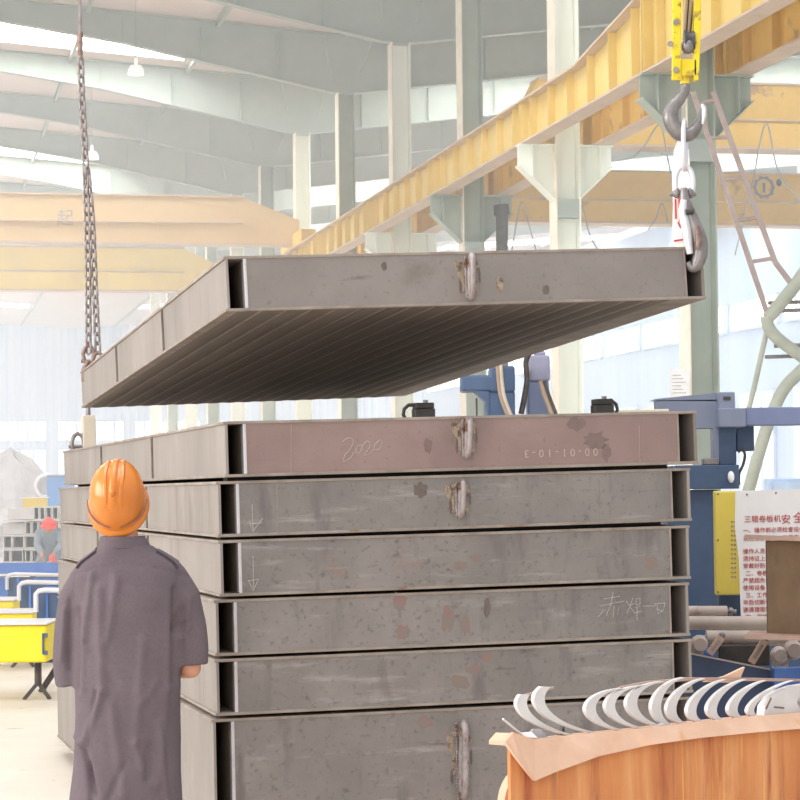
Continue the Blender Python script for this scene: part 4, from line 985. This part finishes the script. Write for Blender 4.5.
part(t, 'post', M_blue, [(-20, 570, -14, 496+CH*FOC/30, 30.1, .1), (30, 570, 36, 496+CH*FOC/30, 30.1, .1), (70, 570, 76, 496+CH*FOC/30, 30.1, .1)], o, 0)
# stacked rectangular tubes
base = None; n_ = 0
YS = 42.0
rows = [(507, 520, [(33.5, 39), (39.5, 45), (45.5, 51.5), (52, 58)], 'top'), (521.5, 534.5, [(25, 31), (31.5, 38), (38.5, 45), (45.5, 52), (52.5, 59)], 'second'),
        (536, 548.5, [(3, 12), (12.5, 24), (24.5, 35), (36, 42), (42.5, 50), (50.5, 59)], 'third'), (550, 562.5, [(3, 10), (10.5, 23), (25, 31), (31.5, 41), (42, 50), (50.5, 59)], 'lowest')]
for (ya, yb, xs, nm) in rows:
    for j, (xa, xb) in enumerate(xs):
        a = U(xa, yb, YS); b_ = U(xb, ya, YS); w, h = b_.x-a.x, U(xa, ya, YS).z-a.z; th = .018
        t = thing('rectangular_tube', 'open-ended steel tube, number %s from the left in the %s row of the left stack' % (['one', 'two', 'three', 'four', 'five', 'six'][j], nm), 'steel tube', a, group='stacked steel tubes at the left')
        mb = MB(); mb.box((0, 0, 0), (w, 3, th)); mb.box((0, 0, h-th), (w, 3, h)); mb.box((0, 0, th), (th, 3, h-th)); mb.box((w-th, 0, th), (w, 3, h-th))
        mb.build('tube_wall', M_tube, t); MB().box((th, .25, th), (w-th, .27, h-th)).build('bore_shade', M_tubein, t)
for (ya, xa, xb, lab) in ((508.5, 8, 33, 'pale slab beside the top row of tubes'), (520.2, 3, 60, 'pale slat under the top row of tubes'), (523, 3, 25, 'pale slab beside the second row of tubes'), (535, 3, 60, 'pale slat under the second row of tubes'), (549, 3, 60, 'pale slat under the third row of tubes')):
    dz = {508.5: 11, 523: 11.5}.get(ya, 1.1); a = U(xa, ya+dz, YS-.06 if dz < 2 else YS+.1); b_ = U(xb, ya, YS-.06)
    mb = MB().box((0, 0, 0), (b_.x-a.x, 2, dz*YS/FOC)); ob = mb.build('steel_slab' if dz > 2 else 'spacer_slat', M_tube, None); ob.location = a; tag(ob, lab+' at left', 'slab' if dz > 2 else 'slat')
o = Vector((U(30, 563, YS).x, YS, 0)); t = thing('storage_rack', 'grey rack carrying the stacked steel tubes at left', 'rack', o)
part(t, 'bearer', M_blue, [(-10, 563.5, 60, 570, YS+.1, .2), (-10, 563.5, 60, 570, YS+2.4, .2)], o, 0); part(t, 'leg', M_blue, [(0, 570, 5, 496+CH*FOC/YS, YS+.1, .15), (55, 570, 60, 496+CH*FOC/YS, YS+.1, .15)], o, 0)
# heap, ring, boxes far left
b = MB(); rings = []
o = U(18, 590, 58); o.z = 0; hh = (496-452)/FOC*58+CH
for k in range(13):
    u = k/12; ring = []
    for i in range(28):
        a = 2*pi*i/28; v = Vector((cos(a)*2.1, sin(a)*2.2, 0)); r = (1-u)**.65+.02
        q = noise.noise(Vector((cos(a)*2, sin(a)*2, u*4)))*.35*(1-u*.7)
        ring.append((v.x*r*(1+q), v.y*r*(1+q), hh*u*(1+.1*noise.noise(Vector((a, u*3, 0))))))
    rings.append(ring)
b.loft(rings); hp_ = b.build('material_heap', M_heap, None); hp_.location = o; tag(hp_, 'grey heap of material far off at the left edge', 'heap')
hp_.location.x = U(12, 500, 58).x
o = U(46, 486, 54.6); t = thing('white_ring', 'white ring standing left of the far light blue box', 'ring', o)
MB().tube([(.24*cos(a*pi/16), 0, .26*sin(a*pi/16)) for a in range(32)], .045, 10, closed=True).build('ring', M_wht, t, 80); MB().box((-.05, -.03, -o.z), (.05, .03, -.24)).build('stand', M_heap, t)
MB().lathe([(.2, -.01), (.2, .01), (.01, .01)], (0, 0, 0), 20, Matrix.Rotation(pi/2, 3, 'X')).build('web', M_heap, t)
o = Vector((U(58, 500, 54).x, 54, 0)); t = thing('blue_cabinet', 'light blue cabinet far left, just behind the stack corner', 'cabinet', o); part(t, 'body', M_bluel, [(47, 476, 74, 496+CH*FOC/54, 54, .12)], o, .02); part(t, 'top_cover', M_heap, [(47, 474.5, 74, 476, 53.95, .15)], o, 0)
o = Vector((U(35, 500, 52).x, 52, 0)); t = thing('yellow_box', 'yellow box far left above the stacked tubes', 'box', o); part(t, 'body', M_yelp, [(23, 498, 47, 496+CH*FOC/52, 52, .1)], o, .02); part(t, 'lid', M_wht, [(19, 497, 48, 498, 51.95, .2)], o, 0)

# ================================================================== PEOPLE
def capsule(mb, pts, n=12, flat=1):
    """closed tapering limb through (x, y, z, r) points with rounded ends"""
    P = [Vector(p[:3]) for p in pts]; r = [p[3] for p in pts]
    mb.tube(P, r, n, flat=flat)
    mb.ball(P[0], r[0], n, 8); mb.ball(P[-1], r[-1], n, 8)
def body_rings(mb, rings, n=28, p=2.3):
    out = []
    for (z, cx, cy, rx, ry) in rings:
        ring = []
        for i in range(n):
            a = 2*pi*i/n; c_, s_ = cos(a), sin(a)
            ring.append(Vector((cx+rx*math.copysign(abs(c_)**(2/p), c_), cy+ry*math.copysign(abs(s_)**(2/p), s_), z)))
        out.append(ring)
    mb.loft(out)
def hand(mb, w, d, pn, side, curl=.9):
    """palm and five fingers; w wrist, d forward direction, pn palm normal"""
    w = Vector(w); d = Vector(d).normalized(); pn = Vector(pn); pn = (pn-d*pn.dot(d)).normalized(); s = d.cross(pn)*side
    mb.tube([w, w+d*.03, w+d*.06, w+d*.088], [.026, .034, .040, .038], 12, flat=.5) if False else None
    rings = []
    for (t, a, b_) in ((0, .027, .020), (.03, .036, .017), (.06, .042, .015), (.088, .041, .012)):
        rings.append([w+d*t+s*a*cos(2*pi*k/14)+pn*b_*sin(2*pi*k/14) for k in range(14)])
    mb.loft(rings)
    for i, (off, ln) in enumerate(((-.031, .068), (-.010, .078), (.011, .073), (.031, .056))):
        b0 = w+d*.078+s*off; pts = [b0]; ang = 0; q = b0
        for k, f in enumerate((.45, .3, .25)):
            ang += curl*(.35 if k == 0 else .55); q = q+(d*cos(ang)+pn*sin(ang))*ln*f*1.1; pts.append(q)
        mb.tube(pts, [.0095, .009, .0082, .007], 8); mb.ball(pts[-1], .007, 8, 6)
    b0 = w+d*.025-s*.028; p1 = b0+(d*.5-s*.75+pn*.3).normalized()*.035; p2 = p1+(d*.85-s*.1+pn*.5).normalized()*.03; p3 = p2+(d*.8+s*.3+pn*.5).normalized()*.022
    mb.tube([b0, p1, p2, p3], [.013, .011, .010, .008], 8); mb.ball(p3, .008, 8, 6)

YW = 8.85
Wp = Vector((U(128, 560, YW).x, YW, 0))
t = thing('person', 'worker in grey-purple work jacket and orange hard hat seen from behind, looking up', 'person', Wp)
def wz(py): return CH+(496-py)*YW/FOC*1.0
body = MB()
# head: tilted back, face looking up and forward
HC = Vector((-.036, .012, wz(500)))
TR = Matrix.Rotation(radians(32), 3, 'X')         # facing +Y, chin lifted
def hp3(x, y, z): return HC + TR @ Vector((x, y, z))
body.ball(HC, (.076, .098, .108), 20, 14, TR)
body.ball(hp3(0, .04, -.05), (.055, .06, .062), 16, 10, TR)
body.ball(hp3(0, .1, -.015), (.013, .022, .024), 10, 8, TR)      # nose
body.ball(hp3(0, .094, -.06), (.026, .012, .010), 10, 8, TR)     # mouth
for s in (-1, 1):
    body.ball(hp3(s*.078, .0, -.018), (.010, .02, .032), 10, 8, TR)
    body.ball(hp3(s*.032, .09, .012), (.018, .010, .010), 10, 8, TR)
capsule(body, [(-.03, -.012, wz(515), .058), (-.015, -.015, wz(545), .062), (0, -.01, 1.40, .07)])
body_rings(body, [(.86, 0, 0, .15, .10), (.95, 0, 0, .17, .115), (1.1, 0, 0, .16, .11), (1.25, 0, 0, .175, .115), (1.36, 0, 0, .18, .10), (1.43, 0, 0, .12, .08)])
# arms: upper arms down, elbows bent, forearms forward holding a control
for s, el, wr in ((-1, (-.225, .04, 1.05), (-.09, .28, 1.03)), (1, (.234, .035, 1.03), (.10, .215, 1.01))):
    capsule(body, [(s*.165, 0, 1.38, .055), (s*.214, .03, 1.22, .045), (el[0], el[1], el[2], .042)])
    e_, w_ = Vector(el), Vector(wr)
    capsule(body, [(*e_, .042), (*(e_.lerp(w_, .35)), .041), (*w_, .027)])
    hand(body, w_, (w_-e_)+Vector((-s*.06, 0, 0)), (-s*.6, 0, -.4), s, .9)
for s in (-1, 1):
    capsule(body, [(s*.09, 0, .88, .095), (s*.10, .01, .48, .06), (s*.105, -.01, .42, .055), (s*.11, -.01, .30, .055), (s*.11, -.015, .09, .036)])
    capsule(body, [(s*.11, -.03, .045, .036), (s*.12, .06, .045, .036), (s*.125, .15, .03, .028)])
bo = body.build('body', M_skin, t); remesh(bo, .0065, 3)
# hair at the nape
hb_ = MB(); hb_.ball(hp3(0, -.02, .0), (.082, .088, .10), 20, 12, TR); remesh(hb_.build('hair', M_hair, t), .008, 3)
# trousers
tr = MB()
body_rings(tr, [(.80, 0, 0, .178, .13), (.95, 0, 0, .185, .13)])
for s in (-1, 1): capsule(tr, [(s*.09, 0, .85, .108), (s*.10, .01, .48, .085), (s*.108, 0, .25, .078), (s*.11, -.01, .12, .075)])
remesh(tr.build('trousers', M_trous, t), .012, 5)
for s in (-1, 1):
    sh = MB(); capsule(sh, [(s*.11, -.03, .05, .048), (s*.12, .06, .048, .048), (s*.125, .16, .036, .036)]); sh.box((s*.118-.05, -.08, .0), (s*.118+.05, .2, .025))
    remesh(sh.build('shoe', M_shoe, t), .008, 3)
# jacket
jk = MB()
def jx(px): return (px-128)*YW/FOC
body_rings(jk, [(.42, jx(122), .0, .222, .17), (.50, jx(124), .0, .216, .165), (.66, jx(126), 0, .206, .155), (.86, jx(127), 0, .200, .150), (1.0, jx(127), 0, .203, .148), (1.15, jx(128), 0, .207, .148),
                (1.28, jx(129), 0, .214, .145), (1.36, jx(129), -.005, .220, .128), (1.405, jx(129), -.006, .216, .120), (1.435, jx(129), -.006, .198, .112), (1.46, jx(128.5), -.008, .160, .104), (1.485, jx(127), -.01, .118, .096), (1.51, jx(124.5), -.012, .094, .09), (1.53, jx(124), -.012, .088, .086)], 40, 2.25)
jk.ball((-.16, -.002, 1.368), .07); jk.ball((.163, -.002, 1.372), .07)
jk.tube([(-.15, .0, 1.38), (-.198, .01, 1.30), (-.222, .03, 1.18), (-.230, .04, 1.08), (-.226, .045, 1.02), (-.218, .05, .972)], [.070, .070, .066, .066, .068, .070], 20)
jk.tube([(.155, .0, 1.385), (.203, .01, 1.30), (.226, .03, 1.18), (.233, .035, 1.11), (.229, .04, 1.045)], [.070, .072, .070, .070, .073], 20)
jo = jk.build('jacket', M_jacket, t); remesh(jo, .009, 4)
folds = [  # (px0, py0, px1, py1, height, width) ridges and furrows on the back and sleeves
    (104, 590, 106, 690, .008, .018), (106, 690, 86, 742, .011, .014), (122, 580, 112, 640, .006, .014), (96, 575, 88, 640, .007, .012), (80, 610, 79, 688, -.010, .010), (88, 604, 86, 690, .004, .010), (177, 590, 176, 680, -.013, .010), (170, 600, 169, 690, .004, .010), (118, 575, 116, 600, .004, .014), (160, 720, 168, 800, .007, .012), (92, 760, 96, 800, -.008, .01),
    (147, 640, 139, 740, .006, .018), (139, 740, 146, 765, .008, .012), (146, 700, 160, 680, .005, .014), (86, 744, 100, 790, -.013, .010), (86, 744, 78, 735, .009, .012), (100, 690, 92, 730, -.007, .010), (152, 742, 150, 775, -.008, .012),
    (115, 700, 128, 790, .006, .018), (168, 690, 160, 780, .006, .016), (66, 610, 62, 660, .006, .010), (72, 600, 70, 670, -.006, .008), (190, 600, 186, 650, .006, .010), (183, 610, 176, 632, -.008, .008), (180, 640, 190, 628, .006, .009),
    (128, 760, 110, 800, -.006, .012), (175, 630, 185, 625, -.006, .008), (135, 590, 160, 600, .003, .02), (95, 650, 120, 680, -.004, .016)]
me = jo.data; me.update()
import numpy as np
nv = len(me.vertices); co = np.empty(nv*3); me.vertices.foreach_get('co', co); co = co.reshape(-1, 3); no = np.array([v.normal[:] for v in me.vertices])
dsp = np.zeros(nv)
for (xa, ya, xb, yb, h, w) in folds:
    a = np.array((jx(xa), wz(ya))); b_ = np.array((jx(xb), wz(yb))); ab = b_-a; q = co[:, [0, 2]]-a; u = np.clip((q@ab)/(ab@ab), 0, 1)
    dd = np.linalg.norm(q-u[:, None]*ab, axis=1); dsp += 1.5*h*np.exp(-(dd/w)**2)*np.clip((.03-co[:, 1])/.04, 0, 1)
yk = 1.405-.55*co[:, 0]**2*1.6                                    # yoke seam
dsp -= .0045*np.exp(-((co[:, 2]-(wz(566)-.9*co[:, 0]**2))/.0035)**2)*(co[:, 1] < 0)
dsp -= .004*np.exp(-((co[:, 2]-wz(547)+.0)/.004)**2)*(abs(co[:, 0]+.02) < .11)
for s in (-1, 1): dsp -= .004*np.exp(-((np.abs(co[:, 0]-.0)-(.198+.12*(1.36-co[:, 2])*.2))/.004)**2)*(co[:, 2] > 1.2)*(co[:, 2] < 1.40)*(np.sign(co[:, 0]) == s)
dsp += np.array([noise.noise(Vector((v[0]*9, v[1]*9, v[2]*5)))*.004 for v in co])
co = co+no*dsp[:, None]; me.vertices.foreach_set('co', co.ravel()); me.update()
sm = jo.modifiers.new('s', 'SMOOTH'); sm.iterations = 1; sm.factor = .4
col_ = MB(); n = 30; R1, R2_, R4, R5 = [], [], [], []
for i in range(n):
    a = 2*pi*i/n; c_, s_ = cos(a), sin(a)
    R1.append((jx(124)+.099*c_, -.012+.094*s_, 1.495)); R2_.append((jx(123)+.086*c_, -.010+.086*s_, 1.538)); R4.append((jx(123)+.080*c_, -.01+.080*s_, 1.538)); R5.append((jx(124)+.086*c_, -.01+.084*s_, 1.495))
col_.loft([R1, R2_, R4, R5], cap=False, closed=True)
col_.build('collar', M_jacket, t, 60)
from mathutils.bvhtree import BVHTree
bv = BVHTree.FromPolygons([v.co[:] for v in jo.data.vertices], [p.vertices[:] for p in jo.data.polygons])
for s, xs in ((-1, (.115, .186)), (1, (.115, .196))):           # shoulder straps laid on the cloth
    b = MB(); rr_ = []
    for i in range(12):
        x = s*(xs[0]+(xs[1]-xs[0])*i/11); row = []
        for y in (-.062, -.022):
            h_, nn, _, _ = bv.ray_cast(Vector((x, y, 2)), Vector((0, 0, -1))); row.append((h_, nn))
        rr_.append([row[0][0]-row[0][1]*.003, row[0][0]+row[0][1]*.006, row[1][0]+row[1][1]*.006, row[1][0]-row[1][1]*.003])
    b.loft(rr_); b.build('shoulder_strap', M_jacket, t, 40)
    b = MB().tube([q[1]+Vector((0, -.002, .0)) for q in rr_], .003, 6); b.build('strap_seam', M_jdark, t, 40)
# hard hat
HT = HC + Vector((0, -.014, -.020)); HR = Matrix.Rotation(radians(50), 3, 'X')
hm = MB(); rings = []
prof = [(1.02, -.01), (1.0, .02), (.98, .06), (.93, .1), (.84, .132), (.68, .157), (.46, .174), (.22, .182), (.02, .184)]
for (f, z) in prof:
    ring = []
    for i in range(40):
        a = 2*pi*i/40; ring.append(HT + HR @ Vector((.108*f*cos(a), .138*f*sin(a), z-.01)))
    rings.append(ring)
inner = [[HT + HR @ Vector((.104*f*cos(2*pi*i/40), .129*f*sin(2*pi*i/40), z-.018)) for i in range(40)] for (f, z) in reversed(prof)]
hm.loft(rings+inner, cap=False, closed=True)
hl = thing('hard_hat', 'orange hard hat with ribs worn by the worker in front of the stack', 'hard hat')
bpy.data.objects.remove(hl)
he = hm.build('hard_hat', M_helm, t, 50)
def hatp(x, y, k=1.0):
    """point on the hat shell over local x, y"""
    r = min(.999, sqrt((x/.108)**2+(y/.138)**2)); z = np.interp(r, [p[0] for p in reversed(prof)], [p[1] for p in reversed(prof)])
    return HT + HR @ Vector((x, y, z-.01+.002*k))
for (xc, wd, hgt) in ((0, .013, .008), (-.034, .008, .006), (.034, .008, .006)):
    b = MB(); rr_ = []
    for i in range(22):
        y = -.125+.25*i/21
        if abs(xc) > .01: y *= .93
        p = hatp(xc*(1-.3*abs(y)/.13), y); u_ = HR @ Vector((0, 0, 1)); sx = Vector((1, 0, 0)); h_ = hgt*sin(pi*i/21)**.5
        rr_.append([p-sx*wd*1.2-u_*.004, p-sx*wd*.6+u_*h_, p+sx*wd*.6+u_*h_, p+sx*wd*1.2-u_*.004])
    b.loft(rr_); b.build('rib', M_helm, he, 60)
b = MB(); rr_ = []
for i in range(48):
    a = 2*pi*i/48; fr = 1+.16*max(0, sin(a))**3
    def q_(f, z): return HT + HR @ Vector((.108*f*cos(a), .138*f*sin(a)*fr, z))
    rr_.append([q_(1.0, -.012), q_(1.0, .0), q_(1.08, -.012), q_(1.10, -.02), q_(1.085, -.026)])
b.loft(rr_, closed=True); b.build('brim', M_helm, he, 60)
for s in (-1, 1):
    b = MB(); P = []
    for i in range(14):
        a = -pi/2+s*(.16+1.35*i/13); P.append(HT + HR @ Vector((.1155*cos(a), .141*sin(a), .020+.012*(i/13))))
    b.tube(P, [.0022+.0018*sin(pi*i/13) for i in range(14)], 6); b.build('rain_groove', M_helmd, he, 60)
b = MB(); p = hatp(0, -.085, 4); b.ball(p, (.012, .012, .016), 10, 8, HR); b.build('moulded_tab', M_helm, he, 60)
b = MB().tube([hp3(.08, -.02, -.03), hp3(.082, .01, -.07), hp3(.05, .05, -.11), hp3(0, .07, -.125), hp3(-.05, .05, -.11), hp3(-.082, .01, -.07), hp3(-.08, -.02, -.03)], .004, 6); b.build('chin_strap', M_jdark, he, 50)

# ---- distant worker bent over the tubes
Y2 = 40.3; o = Vector((U(51, 560, Y2).x, Y2, 0))
t = thing('person', 'distant worker with a red helmet and grey overalls bending by the stacked tubes', 'person', o)
b = MB()
body_rings(b, [(.72, 0, .1, .17, .15), (.85, 0, .08, .18, .16)])
capsule(b, [(0, .1, .75, .15), (0, -.02, .95, .17), (0, -.1, 1.06, .14)])
capsule(b, [(0, -.12, 1.05, .06), (0, -.2, 1.12, .055)]); b.ball((0, -.24, 1.14), (.08, .1, .11), 14, 10)
b.ball((0, -.335, 1.12), (.015, .02, .02))
for s in (-1, 1):
    capsule(b, [(s*.19, -.08, 1.03, .06), (s*.21, -.2, .83, .05), (s*.10, -.36, .66, .038)])
    hand(b, (s*.10, -.37, .65), (-s*.2, -.4, -.8), (-s*.6, -.3, 0), s, .7)
    capsule(b, [(s*.1, .12, .75, .1), (s*.16, -.15, .52, .08), (s*.15, .05, .10, .045)]); capsule(b, [(s*.15, .05, .045, .045), (s*.16, -.14, .04, .035)])
remesh(b.build('body', M_skin, t), .012, 3)
b = MB()
capsule(b, [(0, .1, .74, .175), (0, -.02, .95, .195), (0, -.1, 1.05, .16)])
for s in (-1, 1):
    capsule(b, [(s*.19, -.08, 1.03, .08), (s*.21, -.2, .83, .068), (s*.13, -.32, .70, .055)])
    capsule(b, [(s*.1, .12, .74, .12), (s*.16, -.15, .52, .1), (s*.15, .05, .14, .065)])
remesh(b.build('overalls', M_gjack, t), .014, 4)
b = MB(); b.lathe([(.125, 0), (.118, .04), (.1, .09), (.06, .13), (.01, .145)], (0, -.22, 1.17), 20, Matrix.Rotation(radians(28), 3, 'X')); he2 = b.build('helmet', M_redh, t, 60)
MB().lathe([(.1, -.004), (.15, -.01), (.15, -.002), (.1, .01)], (0, -.225, 1.17), 20, Matrix.Rotation(radians(28), 3, 'X')).build('brim', M_redh, he2, 60)
b = MB(); capsule(b, [(.07, -.4, .62, .05), (.13, -.38, .5, .04)]); b.build('red_glove', M_redh, t, 60)
